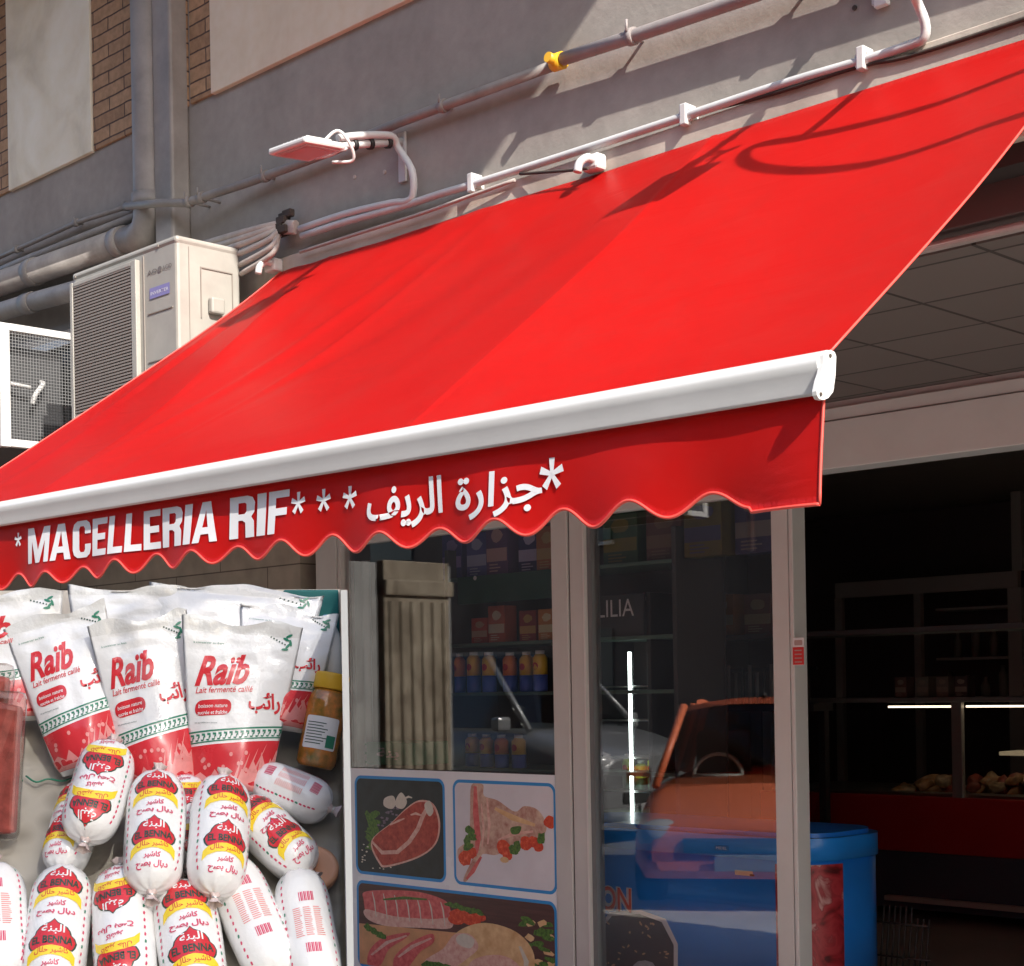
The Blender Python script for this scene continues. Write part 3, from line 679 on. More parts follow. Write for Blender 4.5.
# thin pipes
pl = [pw(-60, 283, .03), pw(18, 249, .03), pw(78, 222, .03), pw(133, 205, .03)]
pipe('thin_pipe', pl, .010, PIPE, 'thin grey pipe with small clamps running left from the downpipe', 'pipe', clamps=((0, .99), (1, .98), (2, .9)), cr=1.7)
pl = [pw(-60, 297, .04), pw(18, 263, .04), pw(137, 216, .04)]
pipe('thin_pipe', pl, .018, PIPE, 'bare grey pipe just above the slanting drain', 'pipe')
pl = [pw(127, 206, .13), pw(160, 203, .14), pw(186, 203, .10), pw(250, 182, .045), pw(330, 152, .04), pw(400, 122, .04), pw(555, 65, .04)]
rt = pipe('grey_pipe', pl, .0165, PIPE, 'grey pipe crossing the two downpipes and rising right to the yellow joint', 'pipe', clamps=((2, .05), (2, .25), (3, .2), (5, .3)), cr=1.35)
pl = [pw(563, 59, .05), pw(640, 34, .05), pw(740, 0, .05), pw(1100, -125, .05)]
rt = pipe('steel_pipe', pl, .020, CONDG, 'thicker pipe rising right from the yellow joint above the awning', 'pipe', clamps=((0, .9), (2, .2)), cr=1.3)
cc = pw(560, 61, .045); dd = (pl[1] - pl[0]).normalized()
bm = new_bm(); tube(bm, [cc - dd * .028, cc + dd * .012], .027, 14); tube(bm, [cc + Vector((-.01, -.01, 0)), cc + Vector((-.01, -.045, .004))], .016, 12)
tag(obj('pipe_joint', bm, YEL, None), 'yellow plastic joint where the thin pipe meets the thicker one', 'joint')

# white conduits
def conduit(pts, r, label, clamps, mt=CONDW, off=.035):
    P = smooth_path(pts, 3); root = thing('conduit', label, 'conduit', P[0]); O = -P[0]
    bm = new_bm(); tube(bm, P, r, 10); o = obj('conduit_run', bm, mt, root); o.location = O
    for c in clamps:
        bm = new_bm(); box(bm, (c.x - .012, c.y - .022, c.z - .03), (c.x + .012, YW - .001, c.z + .032), .004); box(bm, (c.x - .022, c.y - .012, c.z - .018), (c.x + .022, YW - .002, c.z + .018), .004); o = obj('clamp', bm, WHITE, root); o.location = O
    return root
Zc = 3.215
cpx = [(302, 236), (345, 222), (400, 207), (440, 194), (474, 184), (560, 157), (683, 117), (780, 85), (865, 60), (910, 45)]
P = [pw(x, y, .035) for x, y in cpx]
b2 = [pw(924, 38, .04), pw(925, 22, .05), pw(916, 0, .08), pw(908, -20, .2), pw(898, -34, .3)]
conduit(P + b2, .0125, 'long off white conduit running along the wall just above the awning', [pw(474, 184, .03), pw(687, 116, .03), pw(864, 60, .03)])
P = [pw(300, 229, .04), pw(345, 214, .04), pw(392, 203, .04), pw(405, 202, .04), pw(413, 195, .04), pw(412, 170, .045), pw(406, 150, .06), pw(398, 142, .10), pw(375, 138, .2)]
# arm out to the lamp: ends beside the lamp head at Y=3.22
armend = onX(343, 138, -4.12)
P = P[:6] + [Vector((-4.118, YW - .035, 3.40)), Vector((-4.115, YW - .06, 3.432)), Vector((-4.113, YW - .11, 3.428)), Vector((-4.115, YW - .22, 3.40)), Vector((-4.118, YW - .30, 3.375))]
conduit(P, .0125, 'off white conduit bending up from the wall to the floodlight', [])
# junction where cables come together
c = pw(288, 222, .04)
bm = new_bm()
for k in range(9):
    q = c + Vector((random.uniform(-.05, .05), random.uniform(-.02, .02), random.uniform(-.035, .03)))
    box(bm, q - Vector((.025, .012, .014)), q + Vector((.025, .012, .014)), .004)
tag(obj('cable_clamp', bm, DARKST, None), 'dark rusty clamp where the cable bundle meets the white conduits', 'clamp')
# bundle of sleeved cables from the AC
for i, (x0, y0, bow) in enumerate(((204, 244, -3), (208, 249, 0), (212, 254, 3), (230, 258, 4), (238, 266, 8), (241, 274, 12))):
    A_ = pw(x0, y0, .09); B_ = pw(296, 224 + i * 1.5, .045); mid = pw((x0 + 296) / 2 + 4, (y0 + 225) / 2 + bow * .6 - 3, .10)
    bm = new_bm(); tube(bm, smooth_path([A_, mid, pw(280, 224 + i * 2, .05), B_], 6), .014 - .0008 * i, 8)
    lab = ['topmost pale sleeved cable of the bundle behind the white air conditioner', 'second pale sleeved cable from the top of the bundle', 'third pale sleeved cable in the bundle, middle height', 'fourth pale sleeved cable, drooping beside the air conditioner', 'fifth pale sleeved cable, second lowest of the bundle', 'lowest drooping pale sleeved cable of the bundle above the awning'][i]
    tag(obj('sleeved_cable', bm, CABLE, None), lab, 'cable', 'cables bundled behind the air conditioner')
bm = new_bm(); tube(bm, smooth_path([pw(300, 252, .05), pw(350, 236, .05), pw(420, 214, .05), pw(470, 196, .05), pw(515, 180, .04)], 5), .006, 6)
tag(obj('thin_cable', bm, CABLE, None), 'thin loose cable lying along the cornice below the conduit', 'cable')
bm = new_bm(); tube(bm, smooth_path([pw(520, 174, .04), pw(548, 172, .06), pw(575, 170, .08), pw(588, 168, .10)], 5), .005, 6)
tag(obj('thin_cable', bm, DARKST, None), 'short dark cable leading to the right awning bracket', 'cable')
bm = new_bm(); tube(bm, smooth_path([pw(690, 115, .02), pw(775, 93, .035), pw(860, 66, .035), pw(910, 56, .035), pw(1024, 19, .035), pw(1100, -8, .035)], 4), .006, 6)
tag(obj('thin_cable', bm, DARKST, None), 'thin dark cable along the top of the cornice at the right', 'cable')

# old screw holes and plugs left in the plaster
for px, py, lb in ((355, 177, 'small screw plug in the wall right of the left floodlight'), (385, 172, 'second small screw plug in the wall, nearer the conduit'), (855, 8, 'dark screw hole in the wall near the top right conduit')):
    c = pw(px, py, 0); bm = new_bm(); tube(bm, [(c.x, YW - .004, c.z), (c.x, YW + .01, c.z)], .007, 10)
    tag(obj('wall_plug', bm, DARKST if py < 100 else CONCRETE, None), lb, 'plug')

# floodlights
def floodlight(center, X, label, first=None):
    root = thing('floodlight', label, 'floodlight', center, 'floodlights on the wall above the awning')
    if first:
        for ch in first.children:
            c = ch.copy(); COL.objects.link(c); c.parent = root
            for g in ch.children:
                d = g.copy(); COL.objects.link(d); d.parent = c
        return root
    w, d, t = .098, .085, .011
    rot = Matrix.Rotation(R_(5), 4, 'X') @ Matrix.Rotation(R_(2), 4, 'Y')
    bm = new_bm(); box(bm, (-w, -d, -t), (w, d, t), .008, 0, rot)
    for k in range(7): box(bm, (-w * .6 + k * .02, -d * .6, t), (-w * .6 + k * .02 + .004, d * .6, t + .012), 0, 0, rot)
    h = obj('housing', bm, WHITE, root)
    bm = new_bm(); box(bm, (-w * .86, -d * .84, -t - .003), (w * .86, d * .84, -t - .0005), .001, 0, rot)
    obj('lens', bm, mat('lamp_glass', (.55, .50, .48), .12, spec=.8), h)
    bm = new_bm(); box(bm, (-w * .70, -d * .66, -t - .0045), (w * .70, d * .66, -t - .0032), 0, 0, rot)
    obj('reflector', bm, mat('reflector_awning_tint', (.50, .30, .28), .25, spec=.8), h)  # awning's red reflection put into the face colour
    # yoke and bracket to the wall
    dy = YW - center.y
    bm = new_bm(); tube(bm, smooth_path([(.04, .075, 0), (.04, .13, .02), (.0, .15, .035), (-.05, .13, .02), (-.05, .075, 0)], 4), .006, 8); obj('yoke', bm, WHITE, root)
    zw = .12; AS = lambda y: Vector((0, y, .03 + (zw - .03) * (y - .09) / (dy - .09)))
    bm = new_bm(); tube(bm, [AS(.07), AS(dy - .002)], .0135, 10); box(bm, (-.018, dy - .012, -.02), (.018, dy - .0015, .15), .002); obj('arm', bm, CONDW, root)
    for yy in (.19, .26, .34):
        bm = new_bm(); tube(bm, [AS(yy), AS(yy + .014)], .020, 12); obj('tape_band', bm, BLACK, root)
    bm = new_bm(); tube(bm, smooth_path([(.0, .05, .02), (.03, .10, .075), (.055, .13, .04), (.04, .16, -.01), (-.02, .12, -.012)], 5), .0055, 8); obj('lamp_cable', bm, WHITE, root)
    return root
lc = onX(307, 149, -4.13)
F1 = floodlight(lc, -4.13, 'white floodlight with awning red reflection tinted into its face on an arm above the left of the awning')
bend_d = pw(925, 20, .04) - pw(413, 190, .04)
F2 = floodlight(lc + Vector((1.88, 0, .02)), 0, 'second floodlight on a wall arm above the right of the awning', F1)
for nm_, px, py in (('wall_plate', 882, 1),):
    c = pw(px, py, .01); bm = new_bm(); box(bm, (c.x - .02, YW - .02, c.z - .015), (c.x + .02, YW - .001, c.z + .09), .003)
    tag(obj('wall_plate', bm, WHITE, None), 'small square fixing plate on the wall at the top right', 'plate')
# cable loop hanging off the second lamp, casting the two curved shadows on the fabric
def on_awn(x, y):
    d = ray(x, y); mm = (ZT - ZBAR) / (YW - .035 - YB); t = (ZT - mm * (YW - .035) - 1.55) / (d.z - mm * d.y); return CAM + d * t
lp = [(1060, 92), (1000, 108), (950, 124), (890, 140), (820, 150), (765, 153), (748, 148), (760, 138), (810, 126), (880, 108), (950, 88), (1024, 62), (1060, 50)]
P = [on_awn(x, y) + SUN * (1.15) for x, y in lp]
bm = new_bm(); tube(bm, smooth_path(P, 6), .015, 8)
tag(obj('hanging_cable', bm, BLACK, None), 'loose black cable looping out from the wall above the right end of the awning', 'cable')

# ---- air conditioner 1
tl, tr_, sr = onY(75, 274, 3.3), onY(177, 241, 3.3), onY(237, 251, 3.62)
ax0, ax1, az1 = tl.x + .02, onY(181, 241, 3.28).x - .03, 3.225; az0 = az1 - .60; ay0, ay1 = 3.28, 3.56
AC = thing('air_conditioner', 'aged cream outdoor air conditioner unit with a square fan grille beside the awning', 'air conditioner', ((ax0 + ax1) / 2, 3.45, az0), 'air conditioner units on the wall')
AOf = -Vector(AC.location)
def acp(name, bm, m, par=None):
    o = obj(name, bm, m, par or AC); o.location = AOf if par is None else (0, 0, 0); return o
bm = new_bm(); box(bm, (ax0, ay0, az0), (ax1, ay1, az1 - .012), .012); box(bm, (ax0 - .004, ay0 - .004, az1 - .03), (ax1 + .004, ay1 + .004, az1), .012)
casing = acp('casing', bm, ACM)
gx0, gx1 = ax0 + .03, onY(138, 300, 3.29).x; gz1, gz0 = az1 - .065, az0 + .03
bm = new_bm(); box(bm, (gx0, ay0 - .004, gz0), (gx1, ay0 - .0015, gz1)); acp('fan_opening', bm, ACD, casing)
bm = new_bm()
nz = 42
for k in range(nz + 1):
    z = gz0 + (gz1 - gz0) * k / nz; box(bm, (gx0, ay0 - .0195, z - .0036), (gx1, ay0 - .0145, z + .0036))
for k in range(20):
    x = gx0 + (gx1 - gx0) * k / 19; box(bm, (x - .0018, ay0 - .014, gz0), (x + .0018, ay0 - .009, gz1))
acp('fan_grille', bm, ACG, casing)
bm = new_bm()
box(bm, (gx0 - .022, ay0 - .022, gz0 - .02), (gx0 - .001, ay0 - .001, gz1 + .02), .003); box(bm, (gx1 + .001, ay0 - .022, gz0 - .02), (gx1 + .035, ay0 - .001, gz1 + .02), .003)
box(bm, (gx0, ay0 - .021, gz1 + .001), (gx1, ay0 - .001, gz1 + .019), .003); box(bm, (gx0, ay0 - .021, gz0 - .019), (gx1, ay0 - .001, gz0 - .001), .003)
acp('grille_frame', bm, ACM, casing)
bm = new_bm()   # embossed lines and screws on the front and side
box(bm, (gx1 + .055, ay0 - .003, az0 + .02), (gx1 + .062, ay0 + .002, az1 - .035), .001)
for zz in (az0 + .16, az0 + .34): box(bm, (gx1 + .085, ay0 - .003, zz), (ax1 - .03, ay0 + .002, zz + .004))
for x in (ax0 + .02, ax1 - .12): box(bm, (x, ay0 - .0065, az1 - .022), (x + .008, ay0 - .003, az1 - .014))
box(bm, (ax1 - .002, ay0 + .10, az1 - .29), (ax1 + .004, ay0 + .104, az1 - .10)); box(bm, (ax1 - .002, ay0 + .104, az1 - .105), (ax1 + .004, ay0 + .24, az1 - .10)); box(bm, (ax1 - .002, ay0 + .24, az1 - .29), (ax1 + .004, ay0 + .244, az1 - .10))
box(bm, (ax1 - .002, ay0 + .05, az0 + .02), (ax1 + .002, ay0 + .053, az1 - .035))
acp('panel_seam', bm, mat('seam_shadow', (.25, .22, .19), .7), casing)
bm = new_bm(); box(bm, (ax1 + .001, ay0 + .13, az1 - .27), (ax1 + .03, ay0 + .19, az1 - .21), .008); acp('valve_cover', bm, ACM, casing)
bm = new_bm(); fa = lambda u, v: (u, ay0 - .0025, v)
# dark round emblem between grey letters, and the violet plate beneath
shape(bm, ell((gx1 + ax1) / 2 + .03, az1 - .105, .014, .011, 16), fa, 0)
write(bm, 'AO', (gx1 + .085, az1 - .113, (gx1 + ax1) / 2 + .012, az1 - .097), fa, 0, bold=.03); write(bm, 'ACID', ((gx1 + ax1) / 2 + .048, az1 - .113, ax1 - .03, az1 - .097), fa, 0, bold=.01)
shape(bm, [(gx1 + .10, az1 - .205), (ax1 - .045, az1 - .205), (ax1 - .045, az1 - .165), (gx1 + .10, az1 - .165)], fa, 1)
write(bm, 'INVERTER', (gx1 + .108, az1 - .192, ax1 - .053, az1 - .180), lambda u, v: (u, ay0 - .0032, v), 2)
acp('badge', bm, [mat('dark_grey_print', (.16, .14, .13), .6), mat('violet_plate', (.22, .20, .42), .5), PRINTW], casing)
for x in (ax0 + .1, ax1 - .1):
    bm = new_bm(); box(bm, (x - .015, ay0 - .02, az0 - .03), (x + .015, YW - .001, az0 - .002), .003); box(bm, (x - .015, YW - .03, az0 - .3), (x + .015, YW - .0015, az0 - .031)); acp('wall_support', bm, WHITE)

# ---- caged unit, far left
cx1 = onY(78, 335, 3.6).x; cy0, cy1 = 3.235, 3.61; cz1, cz0 = 3.12, 2.60
CG = thing('caged_air_conditioner', 'dark outdoor unit inside a white framed wire mesh cage at the left edge', 'air conditioner', (cx1 - .4, 3.42, cz0), 'air conditioner units on the wall')
CO = -Vector(CG.location)
def cgp(name, bm, m):
    o = obj(name, bm, m, CG); o.location = CO; return o
bm = new_bm(); f_ = .034
for y in (cy0, cy1 - .02):
    for x in (cx1 - .85, cx1 - f_):
        box(bm, (x, y, cz0), (x + f_, y + (f_ + .01 if y == cy0 else .02), cz1 - .001), .002)
    box(bm, (cx1 - .85 + f_ + .001, y + .001, cz1 - f_), (cx1 - f_ - .001, y + f_ * .6, cz1), .002); box(bm, (cx1 - .85 + f_ + .001, y + .001, cz0), (cx1 - f_ - .001, y + f_ * .6, cz0 + f_), .002)
box(bm, (cx1 - f_ + .001, cy0 + f_ + .012, cz1 - .03), (cx1 - .001, cy1 - .022, cz1), .002); box(bm, (cx1 - f_ + .001, cy0 + f_ + .012, cz0 + .002), (cx1 - .001, cy1 - .022, cz0 + f_), .002)
cgp('cage_frame', bm, WHITE)
wm = mesh_mat('zinc_wire_side', (.22, .22, .22), .0135, .15, 'Z', 'Y'); wf = mesh_mat('zinc_wire_front', (.3, .3, .3), .0135, .17, 'Z', 'X')
bm = new_bm(); grid(bm, 1, 1, lambda u, v: (cx1 - .006, cy0 + .03 + u * (cy1 - cy0 - .04), cz0 + .02 + v * (cz1 - cz0 - .04)), smooth=False); cgp('side_mesh', bm, wm)
bm = new_bm(); grid(bm, 1, 1, lambda u, v: (cx1 - .84 + u * .82, cy0 + .006, cz0 + .02 + v * (cz1 - cz0 - .04)), smooth=False); cgp('front_mesh', bm, wf)
bm = new_bm(); box(bm, (cx1 - .80, cy0 + .07, cz0 + .03), (cx1 - .10, cy1 - .03, cz1 - .07), .01); cgp('unit_body', bm, mat('dark_unit_metal', (.05, .05, .052), .5, var=.2))
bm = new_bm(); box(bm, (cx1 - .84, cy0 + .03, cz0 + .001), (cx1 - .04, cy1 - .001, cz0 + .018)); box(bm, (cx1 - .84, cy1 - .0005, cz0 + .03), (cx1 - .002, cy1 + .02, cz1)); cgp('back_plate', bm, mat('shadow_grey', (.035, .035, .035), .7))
bm = new_bm(); tube(bm, smooth_path([(cx1 - .10, cy0 + .05, cz0 + .29), (cx1 - .05, cy0 + .10, cz0 + .275), (cx1 - .045, cy0 + .16, cz0 + .27)], 5), .008, 8)
tube(bm, smooth_path([(cx1 - .1, cy0 + .24, cz0 + .31), (cx1 - .05, cy0 + .22, cz0 + .29), (cx1 - .04, cy0 + .18, cz0 + .24), (cx1 - .05, cy0 + .17, cz0 + .2)], 5), .011, 8)
cgp('refrigerant_pipe', bm, WHITE)

# ================================================================== SHOP INTERIOR (behind the glass)
def pY(x, y, Y): return onY(x, y, Y)
def ibox(name, x0, y0, x1, y1, Y, depth, m, bev=.004):
    """a box whose front face lies on plane Y and spans what is seen between two corners"""
    a = pY(x0, y0, Y); b = pY(x1, y1, Y); a2 = pY(x0, y1, Y); b2 = pY(x1, y0, Y)
    bm = new_bm(); box(bm, (a.x, Y, (a2.z + b.z) / 2), (b.x, Y + depth, (a.z + b2.z) / 2), bev); return bm
# green crate and pale curtain behind the left window
bm = new_bm(); a = pY(366, 742, 5.85); b = pY(409, 766, 5.85)
box(bm, (a.x, 5.85, b.z), (b.x, 6.15, a.z), .006)
for k in range(3): box(bm, (a.x - .004, 5.846, b.z + .01 + k * .05), (b.x + .004, 5.8495, b.z + .02 + k * .05))
write(bm, arabic('بنة'), (a.x + .10, b.z + .03, b.x - .08, a.z - .03), lambda u, v: (u, 5.8445, v), 1, bold=.02)
tag(obj('green_crate', bm, [mat('green_plastic', (.02, .22, .12), .45), PRINTW], None), 'green plastic crate standing just behind the lower left corner of the window', 'crate')
a = pY(354, 560, 5.95)
bm = new_bm(); grid(bm, 40, 4, lambda u, v: (a.x - .25 + u * .40, 5.95 + .018 * math.sin(u * 28) + .01 * math.sin(u * 11), .2 + v * 2.1))
bmesh.ops.solidify(bm, geom=bm.faces[:], thickness=.003)
tag(obj('curtain', bm, mat('pale_grey_cloth', (.80, .83, .85), .9), None), 'pale grey curtain hanging behind the left edge of the window', 'curtain')
# shelf unit with cans, packets, signs
SY = 6.5; a = pY(448, 560, SY); b = pY(566, 560, SY)
SH = thing('shelf_unit', 'dark shelf unit with green sign board behind the window', 'shelf', (a.x, SY, .035)); SO = -Vector(SH.location)
def shp(name, bm, m, par=None): o = obj(name, bm, m, par or SH); o.location = SO; return o
dark = mat('dark_shelf_paint', (.07, .06, .06), .6)
for x0_, x1_ in ((a.x - .03, a.x - .001), (b.x + .751, b.x + .78)):
    bm = new_bm(); box(bm, (x0_, SY, .035), (x1_, SY + .4, 2.38), .003); shp('side_panel', bm, dark)
bm = new_bm(); box(bm, (a.x - .03, SY + .402, .035), (b.x + .78, SY + .42, 2.38)); shp('back_panel', bm, dark)
szs = [pY(500, y, SY).z for y in (806, 768, 692, 642, 574)]
for z in szs:
    bm = new_bm(); box(bm, (a.x, SY + .002, z - .02), (b.x + .75, SY + .4, z), .002); shp('shelf_board', bm, mat('green_shelf', (.10, .16, .12), .5))
bm = new_bm(); z1, z0 = pY(500, 574, SY).z, pY(500, 602, SY).z; box(bm, (a.x + .10, SY - .02, z0), (b.x + .2, SY - .001, z1), .002); 
SG = shp('sign_board', bm, mat('dark_green_board', (.012, .06, .035), .5))
bm = new_bm(); c = pY(475, 578, SY - .021); shape(bm, ell(c.x, c.z, .014, .014, 14), lambda u, v: (u, SY - .0215, v), 0); shp('sign_dot', bm, PRINTW, SG)
SG_child = bpy.data.objects['sign_dot']; SG_child.location = (0, 0, 0)
def can(x, z, y, ctop, cbot, label, h=.165, r=.042):
    h *= 1 + .10 * math.sin(x * 91); y += .02 * math.sin(x * 57); x += .012 * math.sin(x * 133)
    bm = new_bm(); M = Matrix.Translation((x, y, z))
    lathe(bm, [(r * .9, 0), (r, .006), (r, h * .45)], 16, 1, M); lathe(bm, [(r * 1.001, h * .451), (r, h * .9), (r * .6, h)], 16, 0, M)
    lathe(bm, [(r * .62, h + .0005), (r * .62, h + .02)], 14, 2, M)
    shape(bm, ell(x, z + h * .68, r * .5, r * .5, 12), lambda u, v: (u, y - math.sqrt(max(0, r * r - (u - x) ** 2)) - .001, v), 3)
    return tag(obj('drink_bottle', bm, [ctop, cbot, WHITE, mat('label_red', (.6, .05, .03), .5)], None), label, 'bottle', 'bottles on the shelves behind the window')
yl = mat('label_yellow', (.90, .55, .05), .45); bl = mat('label_blue', (.08, .14, .60), .45); orr = mat('label_orange', (.85, .28, .05), .45)
for row, (py, x0, n, dz) in enumerate(((692, 455, 6, 17), (768, 470, 4, 16))):
    for k in range(n):
        c = pY(x0 + k * dz, py, SY + .05)
        can(c.x, szs[2 if row == 0 else 1], SY + .06, yl if (k + row) % 3 else orr, bl, ('yellow and blue bottle on the upper shelf behind the window, place %s from the left' if row == 0 else 'orange topped blue bottle on the lower shelf behind the window, place %s from the left') % ['one', 'two', 'three', 'four', 'five', 'six'][k], .20 if row == 0 else .19)
cols = [((.45, .08, .05), (.5, .35, .25)), ((.40, .10, .06), (.55, .5, .4)), ((.30, .05, .05), (.5, .3, .1)), ((.5, .2, .05), (.6, .5, .3))]
nmz = ['orange red carton with pale band on the middle shelf, leftmost', 'dull red carton with cream band on the middle shelf, second from the left', 'dark red carton with ochre band on the middle shelf, third from the left', 'orange carton with sand band on the middle shelf, rightmost']
def carton(x0, x1, z0, h, y, d, ca, cb, label, grp=None, name='food_carton', cat='carton'):
    y += .03 * math.sin(x0 * 77); x1 -= .02 * abs(math.sin(x0 * 31)); h *= 1 + .12 * math.sin(x0 * 43)
    bm = new_bm(); box(bm, (x0, y, z0), (x1, y + d, z0 + h), .003)
    fn = lambda u, v: (u, y - .001, v)
    shape(bm, [(x0 + .004, z0 + h * .25), (x1 - .004, z0 + h * .25), (x1 - .004, z0 + h * .5), (x0 + .004, z0 + h * .5)], fn, 1)
    shape(bm, ell((x0 + x1) / 2, z0 + h * .74, (x1 - x0) * .28, h * .13, 12, .3, x0), fn, 1)
    for q_ in range(3): shape(bm, [(x0 + (x1 - x0) * .15, z0 + h * (.06 + .06 * q_)), (x0 + (x1 - x0) * (.55 + .12 * (q_ % 2)), z0 + h * (.06 + .06 * q_)), (x0 + (x1 - x0) * (.55 + .12 * (q_ % 2)), z0 + h * (.085 + .06 * q_)), (x0 + (x1 - x0) * .15, z0 + h * (.085 + .06 * q_))], fn, 1)
    n1 = 'print_%.2f_%.2f_%.2f' % ca; n2 = 'print_%.2f_%.2f_%.2f' % cb
    return tag(obj(name, bm, [mat(n1, ca, .5, var=.1, vscale=20), mat(n2, cb, .5)], None), label, cat, grp)
for k in range(4):
    c = pY(468 + k * 24, 642, SY + .05); carton(c.x, c.x + .15, szs[3], .17 + .03 * (k % 2), SY + .05, .1, cols[k][0], cols[k][1], nmz[k], 'cartons on the middle shelf behind the window')
pk = [((.06, .05, .22), (.3, .2, .45), 'dark violet packet'), ((.10, .10, .32), (.4, .4, .6), 'blue violet packet'), ((.12, .05, .16), (.5, .3, .3), 'plum packet'), ((.04, .03, .15), (.45, .4, .6), 'navy packet'), ((.35, .12, .04), (.4, .25, .1), 'rust coloured packet'), ((.03, .08, .035), (.18, .14, .03), 'dark green packet'), ((.11, .03, .025), (.18, .09, .05), 'maroon packet'), ((.12, .085, .02), (.06, .05, .12), 'olive yellow packet'), ((.04, .03, .09), (.18, .14, .14), 'dusky blue packet')]
for k, (ca, cb, nm) in enumerate(pk):
    px = 440 + 25 * k if k < 5 else 600 + (k - 5) * 44
    c = pY(px, 574, SY + .05); wdt = .19 if k < 5 else .26
    carton(c.x, c.x + wdt, szs[4], .26 + .02 * (k % 3), SY + .05, .12, ca, cb, nm + (' on the top shelf behind the window' if k < 5 else ' on the top shelf behind the glass door'), 'packets on the top shelf', 'food_packet', 'packet')
# lower dim products behind the door
for k in range(5):
    c = pY(602 + k * 35, 650, 7.6); 
    carton(c.x, c.x + .2, pY(620, 640, 7.6).z, .22, 7.6, .12, [(.03, .12, .04), (.30, .24, .05), (.09, .05, .2), (.35, .15, .04), (.2, .1, .08)][k], (.35, .3, .2), ['dark green box', 'mustard box', 'violet box', 'orange brown box', 'brown box'][k] + ' on the deep wall shelf seen through the glass door', 'boxes on the deep wall shelf', 'food_carton', 'carton')
a = pY(596, 640, 7.6); bm = new_bm(); box(bm, (a.x - .6, 7.58, pY(620, 640, 7.6).z - .03), (-3.0, 7.95, pY(620, 640, 7.6).z - .001), .003); box(bm, (-3.1, 7.6, .035), (-3.06, 7.9, pY(620, 640, 7.6).z - .031)); box(bm, (a.x - .6, 7.6, .035), (a.x - .56, 7.9, pY(620, 640, 7.6).z - .031))
tag(obj('wall_shelf', bm, dark, None), 'long dark shelf deep in the shop seen through the glass door', 'shelf')

# glass-door drinks fridge with a lit tube
FY = 6.55; fx0, fx1 = pY(600, 700, FY).x - .05, pY(645, 700, FY).x
FR = thing('upright_fridge', 'upright drinks fridge with a lit vertical tube behind the glass door', 'fridge', ((fx0 + fx1) / 2, FY + .3, .035)); FO = -Vector(FR.location)
def frp(name, bm, m): o = obj(name, bm, m, FR); o.location = FO; return o
bm = new_bm(); zt_ = pY(620, 594, FY).z; body = mat('fridge_black', (.035, .03, .035), .4)
box(bm, (fx0 - .03, FY + .02, .035), (fx0, FY + .55, zt_), .004); box(bm, (fx1 + .001, FY + .02, .035), (fx1 + .03, FY + .55, zt_), .004); box(bm, (fx0 + .001, FY + .52, .035), (fx1, FY + .55, zt_ - .001)); box(bm, (fx0 + .001, FY + .03, zt_ - .02), (fx1, FY + .519, zt_ - .002)); box(bm, (fx0 + .001, FY + .03, .14), (fx1, FY + .519, .3)); frp('cabinet', bm, body)
zh = pY(620, 640, FY).z
bm = new_bm(); box(bm, (fx0, FY, zh), (fx1, FY + .019, zt_ - .003), .003); fh = lambda u, v: (u, FY - .001, v)
write(bm, 'LILIA', (pY(598, 610, FY).x, pY(610, 617, FY).z, pY(634, 610, FY).x, pY(610, 600, FY).z), fh, 1, res=4); frp('header', bm, [body, mat('dim_white_print', (.75, .72, .72), .5)])
xt = pY(631, 740, FY + .05).x; bm = new_bm(); tube(bm, [(xt, FY + .05, pY(631, 836, FY + .05).z), (xt, FY + .05, pY(629, 652, FY + .05).z)], .010, 10)
frp('light_tube', bm, mat('lit_tube', (1, 1, 1), .5, emit=(.85, 1, .97), estr=3.5))
for py in (687, 720, 757, 790):
    z = pY(615, py, FY + .1).z; bm = new_bm(); box(bm, (fx0 + .002, FY + .06, z - .004), (fx1 - .002, FY + .5, z), 0); tube(bm, [(fx0 + .002, FY + .06, z), (fx1 - .002, FY + .06, z)], .006, 6); frp('wire_shelf', bm, STEEL)
for k in range(3):
    c = pY(600 + k * 8, 790, FY + .15); can(fx0 + .07 + k * .1, pY(615, 790, FY + .1).z + .001, FY + .2, mat('label_yg', (.45, .55, .05), .4), mat('label_dg', (.04, .12, .05), .4), 'green and yellow bottle inside the upright fridge, %s' % ['leftmost', 'middle one', 'rightmost'][k], .16, .035)

# rack of hanging rods behind the door
a = pY(682, 697, 8.6); b = pY(776, 668, 8.6)
bm = new_bm()
for k in range(19):
    x = a.x + (b.x + .25 - a.x) * k / 18; tube(bm, [(x, 8.6, a.z - .05), (x, 8.6, b.z + .03 * math.sin(k * 2.1))], .012, 6, k % 3 == 0)
box(bm, (a.x - .05, 8.62, b.z - .02), (b.x + .3, 8.64, b.z + .005), 0, 1); box(bm, (a.x - .05, 8.58, a.z - .1), (b.x + .3, 8.8, a.z - .05), 0, 1); box(bm, (a.x - .05, 8.7, .035), (a.x, 8.75, a.z - .1), 0, 1); box(bm, (b.x + .25, 8.7, .035), (b.x + .3, 8.75, a.z - .1), 0, 1)
tag(obj('rod_rack', bm, [mat('dull_steel_rods', (.55, .5, .48), .4, .3), dark], None), 'rack of upright pale rods deep in the shop above the car reflection', 'rack')

